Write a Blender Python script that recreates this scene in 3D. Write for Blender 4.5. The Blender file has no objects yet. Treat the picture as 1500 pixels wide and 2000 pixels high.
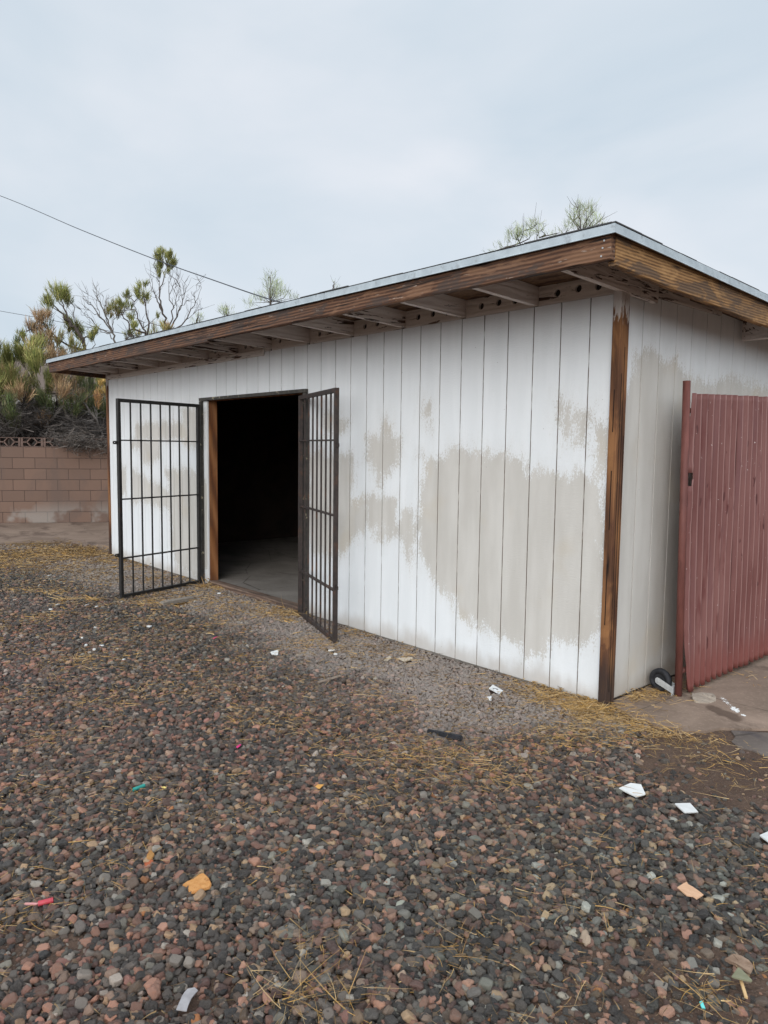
import bpy, bmesh, math, random
import numpy as np
from mathutils import Vector, Matrix, noise as mnoise
R = math.radians
SC = bpy.context.scene
C = SC.collection
random.seed(11); rng = np.random.default_rng(11)

# ---------------------------------------------------------------- camera
CAM = Vector((2.3369, -3.7891, 1.5166)); PITCH, YAW, ROLL = 0.0876, 0.8495, 0.0126
fw = Vector((-math.sin(YAW)*math.cos(PITCH), math.cos(YAW)*math.cos(PITCH), -math.sin(PITCH)))
rt = Vector((math.cos(YAW), math.sin(YAW), 0)); up = rt.cross(fw)
r2 = rt*math.cos(ROLL)+up*math.sin(ROLL); u2 = up*math.cos(ROLL)-rt*math.sin(ROLL)
cd = bpy.data.cameras.new('camera'); cam = bpy.data.objects.new('camera', cd); C.objects.link(cam)
cd.sensor_fit = 'HORIZONTAL'; cd.sensor_width = 36.0; cd.lens = 36.0*1437.1/1500.0
cd.clip_start = 0.05; cd.clip_end = 2000.0
mw = Matrix((r2, u2, -fw)).transposed().to_4x4(); mw.translation = CAM; cam.matrix_world = mw
SC.camera = cam

# ---------------------------------------------------------------- sky, sun, exposure
SUN_EL, SUN_AZ = R(22), R(146)            # azimuth clockwise from +Y
w = bpy.data.worlds.new('World'); SC.world = w; w.use_nodes = True
nt = w.node_tree; N = nt.nodes; L = nt.links
bg = N['Background']; bg.inputs['Strength'].default_value = 0.1
sky = N.new('ShaderNodeTexSky'); sky.sky_type = 'NISHITA'; sky.sun_disc = False
sky.sun_elevation = SUN_EL; sky.sun_rotation = SUN_AZ; sky.dust_density = 2.0
tc = N.new('ShaderNodeTexCoord'); mp = N.new('ShaderNodeMapping'); mp.inputs['Scale'].default_value = (1.0, 1.0, 2.6)
mp.inputs['Location'].default_value = (0.35, 0.1, 0.2)
L.new(tc.outputs['Generated'], mp.inputs['Vector'])
cn = N.new('ShaderNodeTexNoise'); cn.inputs['Scale'].default_value = 1.7; cn.inputs['Detail'].default_value = 5; cn.inputs['Roughness'].default_value = 0.5
cn.inputs['Distortion'].default_value = 0.4
L.new(mp.outputs['Vector'], cn.inputs['Vector'])
cr = N.new('ShaderNodeValToRGB'); L.new(cn.outputs['Fac'], cr.inputs['Fac'])
e = cr.color_ramp.elements
e[0].position = 0.30; e[0].color = (0.59, 0.70, 0.80, 1); e[1].position = 0.68; e[1].color = (0.84, 0.875, 0.935, 1)
k = e.new(0.47); k.color = (0.70, 0.78, 0.86, 1)
sp = N.new('ShaderNodeSeparateXYZ'); L.new(tc.outputs['Generated'], sp.inputs[0])
# an overcast sky is brighter overhead than near the horizon
mr = N.new('ShaderNodeMapRange'); mr.interpolation_type = 'SMOOTHSTEP'
for i, v in ((1, 0.46), (2, 1.0), (3, 10.0), (4, 17.0)): mr.inputs[i].default_value = v
L.new(sp.outputs['Z'], mr.inputs[0])
# glow lobe around the sun, behind the camera, added to light under the eaves
SUNDIR = (math.sin(SUN_AZ)*math.cos(SUN_EL), math.cos(SUN_AZ)*math.cos(SUN_EL), math.sin(SUN_EL))
dp = N.new('ShaderNodeVectorMath'); dp.operation = 'DOT_PRODUCT'; dp.inputs[1].default_value = SUNDIR; L.new(tc.outputs['Generated'], dp.inputs[0])
m2 = N.new('ShaderNodeMapRange'); m2.interpolation_type = 'SMOOTHSTEP'
for i, v in ((1, 0.0), (2, 1.0), (3, 0.0), (4, 12.0)): m2.inputs[i].default_value = v
L.new(dp.outputs['Value'], m2.inputs[0])
sm0 = N.new('ShaderNodeMath'); sm0.operation = 'ADD'; L.new(mr.outputs[0], sm0.inputs[0]); L.new(m2.outputs[0], sm0.inputs[1])
ml = N.new('ShaderNodeVectorMath'); ml.operation = 'SCALE'; L.new(cr.outputs['Color'], ml.inputs[0]); L.new(sm0.outputs[0], ml.inputs['Scale'])
mx = N.new('ShaderNodeMix'); mx.data_type = 'RGBA'; mx.inputs[0].default_value = 0.93
L.new(sky.outputs['Color'], mx.inputs[6]); L.new(ml.outputs[0], mx.inputs[7]); L.new(mx.outputs[2], bg.inputs['Color'])
sl = bpy.data.lights.new('sun', 'SUN'); sun = bpy.data.objects.new('sun', sl); C.objects.link(sun)
sl.energy = 1.5; sl.angle = R(40); sl.color = (1.0, 0.975, 0.94)
sd = Vector((math.sin(SUN_AZ)*math.cos(SUN_EL), math.cos(SUN_AZ)*math.cos(SUN_EL), math.sin(SUN_EL)))
sun.rotation_euler = sd.to_track_quat('Z', 'Y').to_euler()
vs = SC.view_settings; vs.view_transform = 'Standard'; vs.look = 'None'; vs.gamma = 1; vs.use_curve_mapping = False
vs.exposure = 0.0

# ---------------------------------------------------------------- node helpers
class NT:
    def __init__(s, name, rough=0.8):
        s.m = bpy.data.materials.new(name); s.m.use_nodes = True
        s.n = s.m.node_tree.nodes; s.l = s.m.node_tree.links; s.b = s.n['Principled BSDF']
        s.b.inputs['Roughness'].default_value = rough; s.b.inputs['Specular IOR Level'].default_value = 0.3
    def put(s, sock, v):
        if hasattr(v, 'is_linked'): s.l.new(v, sock)
        elif isinstance(v, (tuple, list)) and len(v) == 3 and sock.type == 'RGBA': sock.default_value = (*v, 1)
        else: sock.default_value = v
    def coord(s, scale=(1, 1, 1), kind='Object', rot=(0, 0, 0), loc=(0, 0, 0)):
        t = s.n.new('ShaderNodeTexCoord'); m = s.n.new('ShaderNodeMapping')
        m.inputs['Scale'].default_value = scale; m.inputs['Rotation'].default_value = rot; m.inputs['Location'].default_value = loc
        s.l.new(t.outputs[kind], m.inputs['Vector']); return m.outputs[0]
    def noise(s, vec, scale=1, detail=4, rough=0.55, dist=0.0, out='Fac'):
        n = s.n.new('ShaderNodeTexNoise'); s.l.new(vec, n.inputs['Vector'])
        for k, v in (('Scale', scale), ('Detail', detail), ('Roughness', rough), ('Distortion', dist)): n.inputs[k].default_value = v
        return n.outputs[out]
    def voro(s, vec, scale=1, out='Distance', feature='F1'):
        n = s.n.new('ShaderNodeTexVoronoi'); n.feature = feature; s.l.new(vec, n.inputs['Vector']); n.inputs['Scale'].default_value = scale
        return n.outputs[out]
    def wave(s, vec, scale, dist, detail=3, dscale=1.5, d='Z'):
        n = s.n.new('ShaderNodeTexWave'); n.bands_direction = d; s.l.new(vec, n.inputs['Vector'])
        for k, v in (('Scale', scale), ('Distortion', dist), ('Detail', detail), ('Detail Scale', dscale)): n.inputs[k].default_value = v
        return n.outputs['Fac']
    def ramp(s, fac, stops):
        r = s.n.new('ShaderNodeValToRGB'); s.put(r.inputs['Fac'], fac); e = r.color_ramp.elements
        while len(e) < len(stops): e.new(0.5)
        for i, (p, c) in enumerate(stops):
            e[i].position = p; e[i].color = (*c, 1) if isinstance(c, tuple) else (c, c, c, 1)
        return r.outputs['Color']
    def math(s, op, a, b=0.0, c=0.0):
        m = s.n.new('ShaderNodeMath'); m.operation = op; s.put(m.inputs[0], a); s.put(m.inputs[1], b); s.put(m.inputs[2], c); return m.outputs[0]
    def step(s, v, lo, hi):
        m = s.n.new('ShaderNodeMapRange'); m.interpolation_type = 'SMOOTHSTEP'; s.put(m.inputs[0], v)
        m.inputs[1].default_value = lo; m.inputs[2].default_value = hi; return m.outputs[0]
    def mix(s, f, a, b, mode='MIX'):
        m = s.n.new('ShaderNodeMix'); m.data_type = 'RGBA'; m.blend_type = mode
        s.put(m.inputs[0], f); s.put(m.inputs[6], a); s.put(m.inputs[7], b); return m.outputs[2]
    def attr(s, name, out='Fac', kind='GEOMETRY'):
        a = s.n.new('ShaderNodeAttribute'); a.attribute_name = name; a.attribute_type = kind; return a.outputs[out]
    def bump(s, h, dist=0.004, strength=0.6):
        b = s.n.new('ShaderNodeBump'); b.inputs['Distance'].default_value = dist; b.inputs['Strength'].default_value = strength
        s.put(b.inputs['Height'], h); s.l.new(b.outputs[0], s.b.inputs['Normal'])
    def col(s, c): s.put(s.b.inputs['Base Color'], c); return s
    def rough(s, v): s.put(s.b.inputs['Roughness'], v)

# ---------------------------------------------------------------- materials
def m_siding():
    t = NT('painted_siding', 0.62)
    p = t.coord(); st = t.noise(t.coord((34, 34, 6)), 1, 4, 0.6); fl = t.noise(t.coord((120, 120, 55)), 1, 5, 0.8)
    big = t.noise(t.coord((13, 13, 7)), 1, 4, 0.6, 0.5)
    wear = t.attr('wear')
    v = t.math('ADD', wear, t.math('MULTIPLY', t.math('SUBTRACT', st, 0.5), 0.15))
    v = t.math('ADD', v, t.math('MULTIPLY', t.math('SUBTRACT', fl, 0.5), 0.46))
    v = t.math('ADD', v, t.math('MULTIPLY', t.math('SUBTRACT', big, 0.5), 0.22))
    msk = t.step(v, -0.008, 0.010)
    thin = t.math('MULTIPLY', t.step(v, -0.16, 0.0), 0.16)
    white = t.mix(t.step(t.noise(t.coord((9, 9, 1.3)), 1, 4), 0.35, 0.75), (0.70, 0.71, 0.708), (0.75, 0.757, 0.755))
    prim = t.mix(t.step(t.noise(t.coord((7, 7, 1.6)), 1, 4), 0.3, 0.7), (0.495, 0.465, 0.42), (0.565, 0.535, 0.49))
    prim = t.mix(t.math('MULTIPLY', t.step(t.noise(p, 2.3, 2), 0.55, 0.72), 0.35), prim, (0.50, 0.42, 0.31))
    c = t.mix(msk, t.mix(thin, white, prim), prim)
    c = t.mix(t.math('MULTIPLY', t.step(t.voro(t.coord((9, 9, 9)), 1), 0.035, 0.02), 0.5), c, (0.16, 0.14, 0.12))
    g = t.attr('groove'); gn = t.noise(t.coord((40, 40, 9)), 1, 3)
    gm = t.math('MULTIPLY', t.step(g, 0.35, 0.8), t.step(gn, 0.22, 0.5))
    c = t.mix(gm, c, (0.13, 0.10, 0.075))
    # rain splash and dirt along the foot of the wall
    sx = t.n.new('ShaderNodeSeparateXYZ'); t.l.new(p, sx.inputs[0])
    foot = t.math('ADD', sx.outputs['Z'], t.math('MULTIPLY', t.noise(t.coord((6, 6, 3)), 1, 4), -0.22))
    c = t.mix(t.math('MULTIPLY', t.step(foot, 0.06, -0.08), 0.55), c, (0.36, 0.30, 0.24))
    t.col(c)
    rip = t.noise(t.coord((28, 28, 130)), 1, 3, 0.6, 0.6); vert = t.noise(t.coord((120, 120, 8)), 1, 3)
    t.bump(t.math('ADD', t.math('MULTIPLY', rip, 0.8), t.math('ADD', t.math('MULTIPLY', vert, 0.35), t.math('MULTIPLY', msk, -0.12))), 0.0035, 0.55)
    return t.m

def m_wood(name, dark, mid, light, axis, gscale=9, dist=7, paint=None, pcov=0.5, gcon=1.0, age=0.5, agecol=(0.055, 0.042, 0.036), foot=False):
    t = NT(name, 0.78)
    ax = {'X': (0.22, 1, 1), 'Y': (1, 0.22, 1), 'Z': (1, 1, 0.22)}[axis]
    d = {'X': 'Z', 'Y': 'Z', 'Z': 'DIAGONAL'}[axis]
    v = t.coord(ax)
    wv = t.wave(v, gscale, dist, 4, 1.2, d)
    f = {'X': (3, 70, 70), 'Y': (70, 3, 70), 'Z': (70, 70, 3)}[axis]
    fine = t.noise(t.coord(f), 1, 4, 0.6)
    mid_n = t.noise(t.coord(tuple(3.2*q for q in ax)), 1, 4, 0.6)
    g = t.math('ADD', t.math('MULTIPLY', wv, 0.55*gcon), t.math('MULTIPLY', fine, 0.5))
    c = t.ramp(g, [(0.12, dark), (0.48, mid), (0.85, light)])
    c = t.mix(t.math('MULTIPLY', t.step(mid_n, 0.50, 0.70), age), c, agecol)
    mot = t.noise(t.coord({'X': (2.6, 9, 9), 'Y': (9, 2.6, 9), 'Z': (9, 9, 2.6)}[axis], loc=(1.7, 0.4, 2.2)), 1, 5, 0.65, 0.8)
    c = t.mix(t.math('MULTIPLY', t.step(mot, 0.52, 0.58), 0.85*age), c, agecol)
    c = t.mix(t.math('MULTIPLY', t.step(mot, 0.46, 0.36), 0.55*age), c, tuple(1.25*x for x in light))
    if age > 0.75:
        fk = t.noise(t.coord({'X': (9, 60, 60), 'Y': (60, 9, 60), 'Z': (60, 60, 9)}[axis], loc=(4, 2, 7)), 1, 4, 0.65)
        c = t.mix(t.math('MULTIPLY', t.step(fk, 0.64, 0.68), 0.7), c, (0.34, 0.27, 0.22))
        sk = t.noise(t.coord({'X': (1.6, 55, 55), 'Y': (55, 1.6, 55), 'Z': (55, 55, 1.6)}[axis], loc=(1, 9, 3)), 1, 3, 0.5)
        c = t.mix(t.math('MULTIPLY', t.step(sk, 0.62, 0.66), 0.9), c, (0.014, 0.009, 0.007))
    if foot:
        sz = t.n.new('ShaderNodeSeparateXYZ'); t.l.new(t.coord(), sz.inputs[0])
        c = t.mix(t.math('MULTIPLY', t.step(t.math('ADD', sz.outputs['Z'], t.math('MULTIPLY', mot, -0.5)), 0.12, -0.16), 0.85), c, (0.035, 0.024, 0.02))
        c = t.mix(t.math('MULTIPLY', t.step(t.math('ADD', sz.outputs['Z'], t.math('MULTIPLY', t.noise(t.coord((60, 60, 9)), 1, 4, 0.6), 0.55)), 2.56, 2.60), 0.9), c, (0.55, 0.50, 0.46))
    kn = t.voro(t.coord({'X': (1.3, 9, 9), 'Y': (9, 1.3, 9), 'Z': (9, 9, 1.3)}[axis]), 1)
    c = t.mix(t.step(kn, 0.14, 0.05), c, tuple(0.45*x for x in dark))
    h = g
    if paint:
        pn = t.noise(t.coord({'X': (4, 40, 40), 'Y': (40, 4, 40), 'Z': (40, 40, 4)}[axis]), 1, 5, 0.65, 0.7)
        pb = t.noise(t.coord(tuple(2.5*q for q in ax)), 1, 2)
        pm = t.step(t.math('ADD', pn, t.math('MULTIPLY', pb, 0.5)), 1.02-pcov*0.62, 1.05-pcov*0.62)
        pc = t.mix(fine, tuple(0.86*x for x in paint), paint)
        c = t.mix(pm, c, pc); h = t.math('ADD', g, t.math('MULTIPLY', pm, 0.5))
    t.col(c); t.bump(h, 0.005, 0.7); return t.m

def m_plain(name, c1, c2, scale=20, rough=0.7, metal=0.0, bump=0.0, spots=None, sscale=12, slo=0.62, shi=0.68, st=(1, 1, 1)):
    t = NT(name, rough); t.b.inputs['Metallic'].default_value = metal
    n = t.noise(t.coord(st), scale, 5, 0.6)
    c = t.mix(t.step(n, 0.3, 0.7), c1, c2)
    if spots: c = t.mix(t.step(t.noise(t.coord(st), sscale, 5, 0.65), slo, shi), c, spots)
    t.col(c)
    if bump: t.bump(n, bump, 0.7)
    return t.m

def m_vcol(name, rough=0.8, amp=0.0):
    t = NT(name, rough); t.col(t.attr('col', 'Color')); return t.m

def m_gravel():
    t = NT('gravel_stone', 0.55)
    c = t.attr('col', 'Color', 'INSTANCER')
    n = t.noise(t.coord((1, 1, 1)), 3.0, 5, 0.65); sp_ = t.noise(t.coord((1, 1, 1)), 14, 3, 0.6)
    c = t.mix(t.math('MULTIPLY', t.step(n, 0.35, 0.75), 0.55), c, t.mix(0.6, c, (0.20, 0.165, 0.14)))
    c = t.mix(t.math('MULTIPLY', t.step(sp_, 0.60, 0.72), 0.35), c, (0.30, 0.26, 0.23))
    t.col(c); t.rough(t.math('ADD', 0.24, t.math('MULTIPLY', n, 0.40)))
    t.bump(t.math('ADD', n, t.math('MULTIPLY', sp_, 0.4)), 0.08, 0.5); t.b.inputs['Specular IOR Level'].default_value = 0.5
    return t.m

def m_dirt():
    t = NT('dirt', 0.95)
    n = t.noise(t.coord(), 2.2, 6, 0.6); f = t.noise(t.coord(), 60, 5, 0.7); v = t.voro(t.coord(), 85, 'Color'); vd = t.voro(t.coord(), 85)
    c = t.mix(t.step(n, 0.35, 0.65), (0.080, 0.047, 0.032), (0.125, 0.078, 0.054))
    c = t.mix(t.math('MULTIPLY', t.step(f, 0.45, 0.7), 0.6), c, (0.055, 0.04, 0.032))
    c = t.mix(t.math('MULTIPLY', t.step(t.noise(t.coord(), 140, 2), 0.62, 0.7), 0.6), c, (0.30, 0.24, 0.19))
    t.col(c); t.bump(t.math('ADD', t.math('MULTIPLY', n, 1.2), t.math('ADD', f, t.math('MULTIPLY', vd, -0.6))), 0.012, 0.9); return t.m

def m_concrete(name, c1, c2, dark, marks=False):
    t = NT(name, 0.88)
    n = t.noise(t.coord(), 1.6, 6, 0.62, 0.6); f = t.noise(t.coord(), 45, 5, 0.7)
    c = t.mix(t.step(n, 0.32, 0.68), c1, c2)
    c = t.mix(t.math('MULTIPLY', t.step(t.noise(t.coord((1, 1.6, 1), loc=(3, 1, 0)), 1.2, 6, 0.65, 1.0), 0.50, 0.64), 0.75), c, dark)
    c = t.mix(t.math('MULTIPLY', t.step(f, 0.5, 0.75), 0.35), c, tuple(1.5*x for x in c2))
    if marks:
        def ell(x, y, ang, rx, ry):
            q = t.coord((1/rx, 1/ry, 0), 'Object'); mpn = q.node; mpn.vector_type = 'TEXTURE'
            mpn.inputs['Location'].default_value = (x, y, 0); mpn.inputs['Rotation'].default_value = (0, 0, ang); mpn.inputs['Scale'].default_value = (rx, ry, 1e3)
            ln = t.n.new('ShaderNodeVectorMath'); ln.operation = 'LENGTH'; t.l.new(q, ln.inputs[0]); return ln.outputs['Value']
        warp = t.math('MULTIPLY', t.math('SUBTRACT', t.noise(t.coord(), 14, 4, 0.6), 0.5), 1.6)
        a = t.step(t.math('ADD', ell(0.55, 0.42, -0.4, 0.17, 0.055), warp), 1.1, 0.6)
        c = t.mix(t.math('MULTIPLY', a, 0.75), c, (0.075, 0.047, 0.033))
        spl = t.noise(t.coord(), 70, 3, 0.7)
        for (x, y, an, rx, ry, th) in ((0.555, 0.535, -0.83, 0.075, 0.034, 0.50), (0.45, 0.64, -0.83, 0.17, 0.035, 0.63), (0.628, 0.475, -0.8, 0.03, 0.018, 0.5)):
            d = ell(x, y, an, rx, ry)
            s_ = t.math('SUBTRACT', spl, t.math('MULTIPLY', t.step(d, 0.2, 1.3), 0.4))
            c = t.mix(t.step(s_, th-0.13, th-0.10), c, (0.80, 0.79, 0.76))
    ck = t.voro(t.coord((1, 1, 1)), 1.1, 'Distance', 'DISTANCE_TO_EDGE')
    ckn = t.math('ADD', ck, t.math('MULTIPLY', t.noise(t.coord(), 9, 4), 0.02))
    c = t.mix(t.math('MULTIPLY', t.step(ckn, 0.016, 0.012), 0.7), c, (0.05, 0.04, 0.033))
    t.col(c); t.bump(t.math('ADD', f, t.math('MULTIPLY', n, 2)), 0.004, 0.6); return t.m

def m_blocks():
    t = NT('concrete_block', 0.92)
    tcn = t.n.new('ShaderNodeTexCoord'); sx = t.n.new('ShaderNodeSeparateXYZ'); t.l.new(tcn.outputs['Object'], sx.inputs[0])
    cb = t.n.new('ShaderNodeCombineXYZ'); t.l.new(t.math('ADD', sx.outputs['X'], -0.2455), cb.inputs[0]); t.l.new(t.math('ADD', sx.outputs['Z'], -0.019), cb.inputs[1])
    br = t.n.new('ShaderNodeTexBrick'); t.l.new(cb.outputs[0], br.inputs['Vector']); br.offset = 0.5
    for k, v in (('Scale', 1.0), ('Mortar Size', 0.006), ('Mortar Smooth', 0.3), ('Brick Width', 0.386), ('Row Height', 0.2035), ('Bias', 0.0)): br.inputs[k].default_value = v
    br.inputs['Color1'].default_value = (0.185, 0.115, 0.084, 1); br.inputs['Color2'].default_value = (0.145, 0.093, 0.070, 1); br.inputs['Mortar'].default_value = (0.075, 0.048, 0.037, 1)
    f = t.noise(t.coord(), 55, 5, 0.7); big = t.noise(t.coord((1, 1, 0.5)), 1.6, 5, 0.6, 0.8)
    c = t.mix(t.math('MULTIPLY', t.step(f, 0.4, 0.75), 0.4), br.outputs['Color'], (0.15, 0.095, 0.075))
    c = t.mix(t.math('MULTIPLY', t.step(big, 0.48, 0.66), 0.55), c, (0.12, 0.085, 0.07))
    ef = t.math('MULTIPLY', t.step(sx.outputs['Z'], 0.5, 0.1), t.step(t.noise(t.coord((1, 1, 1), loc=(0.4, 0, 0)), 1.4, 4), 0.5, 0.6))
    c = t.mix(t.math('MULTIPLY', ef, 0.55), c, (0.31, 0.29, 0.26))
    t.col(c); t.bump(t.math('ADD', t.math('MULTIPLY', br.outputs['Fac'], -1.0), t.math('MULTIPLY', f, 0.4)), 0.006, 0.8); return t.m

def m_redmetal():
    t = NT('faded_red_sheet', 0.55)
    n = t.noise(t.coord((1, 1, 0.4)), 3.0, 5, 0.6); st = t.noise(t.coord((14, 14, 1.2)), 1, 5, 0.65)
    c = t.mix(t.step(n, 0.3, 0.7), (0.125, 0.044, 0.038), (0.18, 0.078, 0.068))
    c = t.mix(t.math('MULTIPLY', t.step(st, 0.5, 0.7), 0.5), c, (0.135, 0.060, 0.062))
    c = t.mix(t.math('MULTIPLY', t.attr('ridge'), 0.85), c, (0.33, 0.185, 0.163))  # paler crests: ridge highlights and worn paint, both put into the colour
    scr = t.noise(t.coord((26, 26, 5.5)), 1, 2, 0.5)
    c = t.mix(t.step(scr, 0.685, 0.70), c, (0.075, 0.022, 0.02))
    bl = t.noise(t.coord((17, 17, 2.2), loc=(2, 5, 1)), 1, 4, 0.6)
    c = t.mix(t.math('MULTIPLY', t.step(bl, 0.57, 0.66), 0.75), c, (0.11, 0.03, 0.026))
    sp2 = t.noise(t.coord((60, 60, 60)), 1, 2)
    c = t.mix(t.step(sp2, 0.74, 0.76), c, (0.55, 0.45, 0.42))
    sx = t.n.new('ShaderNodeSeparateXYZ'); t.l.new(t.coord(), sx.inputs[0])
    c = t.mix(t.math('MULTIPLY', t.step(t.math('ADD', sx.outputs['Z'], t.math('MULTIPLY', n, -0.4)), 0.12, -0.1), 0.7), c, (0.17, 0.05, 0.04))
    t.col(c); t.bump(n, 0.01, 0.3); return t.m

M = {
 'siding': m_siding(),
 'fascia': m_wood('weathered_fascia_wood', (0.030, 0.014, 0.009), (0.115, 0.054, 0.030), (0.215, 0.115, 0.064), 'X', 15, 2.6, age=0.8, gcon=0.75),
 'fascia_side': m_wood('golden_fascia_wood', (0.06, 0.03, 0.014), (0.25, 0.127, 0.048), (0.38, 0.215, 0.09), 'Y', 20, 2.2, age=0.75, gcon=0.8),
 'post': m_wood('stained_post_wood', (0.032, 0.013, 0.008), (0.155, 0.066, 0.028), (0.29, 0.135, 0.05), 'Z', 3.0, 1.5, age=0.6, agecol=(0.06, 0.022, 0.014), gcon=0.7, foot=True),
 'raft': m_wood('peeling_painted_rafter', (0.05, 0.03, 0.022), (0.09, 0.055, 0.04), (0.14, 0.09, 0.065), 'Y', 8, 8, paint=(0.68, 0.60, 0.55), pcov=0.62),
 'block': m_wood('peeling_painted_board', (0.05, 0.03, 0.02), (0.10, 0.06, 0.04), (0.15, 0.10, 0.065), 'X', 8, 8, paint=(0.70, 0.63, 0.57), pcov=0.64),
 'frieze': m_wood('peeling_painted_frieze', (0.05, 0.03, 0.02), (0.10, 0.06, 0.04), (0.15, 0.10, 0.065), 'Y', 8, 8, paint=(0.60, 0.53, 0.48), pcov=0.62),
 'jamb': m_wood('orange_jamb_wood', (0.10, 0.035, 0.014), (0.22, 0.085, 0.03), (0.32, 0.14, 0.055), 'Z', 5, 3, age=0.25),
 'jambwhite': m_wood('flaking_white_jamb', (0.10, 0.06, 0.04), (0.16, 0.10, 0.07), (0.22, 0.15, 0.1), 'Z', 5, 3, paint=(0.68, 0.67, 0.65), pcov=0.93),
 'sill': m_wood('worn_threshold_wood', (0.06, 0.035, 0.025), (0.14, 0.085, 0.06), (0.22, 0.15, 0.11), 'X', 8, 5),
 'osb': m_plain('strand_board', (0.13, 0.075, 0.045), (0.23, 0.14, 0.08), 40, 0.85, spots=(0.07, 0.035, 0.022), sscale=6, slo=0.5, shi=0.6, st=(1, 3, 1)),
 'shingle': m_plain('asphalt_shingle', (0.05, 0.05, 0.052), (0.09, 0.088, 0.085), 90, 0.95, bump=0.004),
 'galv': m_plain('galvanised_flashing', (0.36, 0.40, 0.42), (0.47, 0.515, 0.535), 9, 0.42, metal=0.25, spots=(0.30, 0.32, 0.33), sscale=20, slo=0.58, shi=0.7),
 'iron': m_plain('black_iron', (0.016, 0.015, 0.015), (0.030, 0.027, 0.025), 30, 0.5, spots=(0.06, 0.035, 0.024), sscale=9, slo=0.60, shi=0.75),
 'rusty_iron': m_plain('rusting_black_iron', (0.028, 0.022, 0.020), (0.05, 0.036, 0.031), 30, 0.6, spots=(0.085, 0.042, 0.026), sscale=8, slo=0.52, shi=0.7),
 'frame_iron': m_plain('peeling_iron_frame', (0.035, 0.032, 0.029), (0.07, 0.062, 0.052), 20, 0.65, spots=(0.33, 0.29, 0.20), sscale=11, slo=0.60, shi=0.66),
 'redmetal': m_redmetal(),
 'redpipe': m_plain('rusty_red_pipe', (0.105, 0.036, 0.029), (0.175, 0.062, 0.049), 9, 0.6, spots=(0.075, 0.028, 0.022), sscale=7, slo=0.55, shi=0.7, bump=0.003, st=(2, 2, .6)),
 'rubber': m_plain('black_rubber', (0.014, 0.014, 0.016), (0.03, 0.03, 0.034), 30, 0.7),
 'zinc': m_plain('zinc_plate', (0.42, 0.43, 0.43), (0.56, 0.57, 0.56), 25, 0.5, metal=0.3, spots=(0.25, 0.2, 0.16), sscale=30, slo=0.64, shi=0.7),
 'blocks': m_blocks(),
 'breeze': m_plain('breeze_block_concrete', (0.125, 0.083, 0.066), (0.17, 0.113, 0.092), 30, 0.92, bump=0.003),
 'patio': m_concrete('patio_concrete', (0.148, 0.100, 0.072), (0.215, 0.150, 0.110), (0.080, 0.05, 0.036)),
 'slab': m_concrete('slab_concrete', (0.19, 0.135, 0.10), (0.31, 0.225, 0.17), (0.105, 0.074, 0.056), True),
 'apron': m_concrete('worn_apron_concrete', (0.095, 0.075, 0.064), (0.165, 0.135, 0.115), (0.075, 0.062, 0.062)),
 'floor': m_concrete('shed_floor_concrete', (0.15, 0.13, 0.11), (0.22, 0.195, 0.17), (0.10, 0.085, 0.07)),
 'tar': m_plain('black_tar_paper', (0.016, 0.011, 0.008), (0.034, 0.022, 0.015), 3, 0.9),  # near-black colour stands in for the shade of the unlit room
 'dirt': m_dirt(), 'gravel': m_gravel(),
 'leaf': m_vcol('foliage', 0.7), 'straw': m_vcol('dry_straw', 0.75),
 'bark': m_plain('dark_bark', (0.055, 0.042, 0.035), (0.12, 0.095, 0.08), 30, 0.9),
 'greybark': m_plain('grey_dead_wood', (0.10, 0.085, 0.075), (0.19, 0.165, 0.145), 30, 0.9),
 'cable': m_plain('weathered_cable', (0.035, 0.038, 0.045), (0.07, 0.075, 0.085), 20, 0.6),
 'stucco': m_plain('pale_stucco', (0.66, 0.64, 0.60), (0.72, 0.70, 0.66), 12, 0.9),
 'brownroof': m_plain('brown_shingle', (0.10, 0.075, 0.06), (0.16, 0.12, 0.095), 40, 0.95),
}

# ---------------------------------------------------------------- mesh helpers
def link(name, me, mat, parent=None):
    o = bpy.data.objects.new(name, me); C.objects.link(o)
    if mat: me.materials.append(mat)
    if parent: o.parent = parent
    return o
def tag(o, label=None, cat=None, group=None, kind=None):
    if label: o['label'] = label
    if cat: o['category'] = cat
    if group: o['group'] = group
    if kind: o['kind'] = kind
    return o
def empty(name, loc=(0, 0, 0)):
    o = bpy.data.objects.new(name, None); C.objects.link(o); o.location = loc; o.empty_display_size = 0.1; return o
def box_bm(bm, lo, hi, bev=0.0, fn=None):
    x0, y0, z0 = lo; x1, y1, z1 = hi
    vs_ = [bm.verts.new(p) for p in ((x0, y0, z0), (x1, y0, z0), (x1, y1, z0), (x0, y1, z0), (x0, y0, z1), (x1, y0, z1), (x1, y1, z1), (x0, y1, z1))]
    fs = [bm.faces.new([vs_[i] for i in q]) for q in ((0, 3, 2, 1), (4, 5, 6, 7), (0, 1, 5, 4), (1, 2, 6, 5), (2, 3, 7, 6), (3, 0, 4, 7))]
    if bev: 
        es = list({e_ for f in fs for e_ in f.edges}); r = bmesh.ops.bevel(bm, geom=es, offset=bev, segments=1, affect='EDGES', profile=0.5)
    return vs_
def done(bm, name, mat, parent=None, smooth=False, fn=None):
    if fn:
        for v in bm.verts: v.co = fn(v.co)
    bmesh.ops.recalc_face_normals(bm, faces=bm.faces)
    me = bpy.data.meshes.new(name); bm.to_mesh(me); bm.free()
    if smooth:
        for p in me.polygons: p.use_smooth = True
    return link(name, me, mat, parent)
def box(name, lo, hi, mat, parent=None, bev=0.003, fn=None):
    bm = bmesh.new(); box_bm(bm, lo, hi, bev); return done(bm, name, mat, parent, fn=fn)
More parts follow.
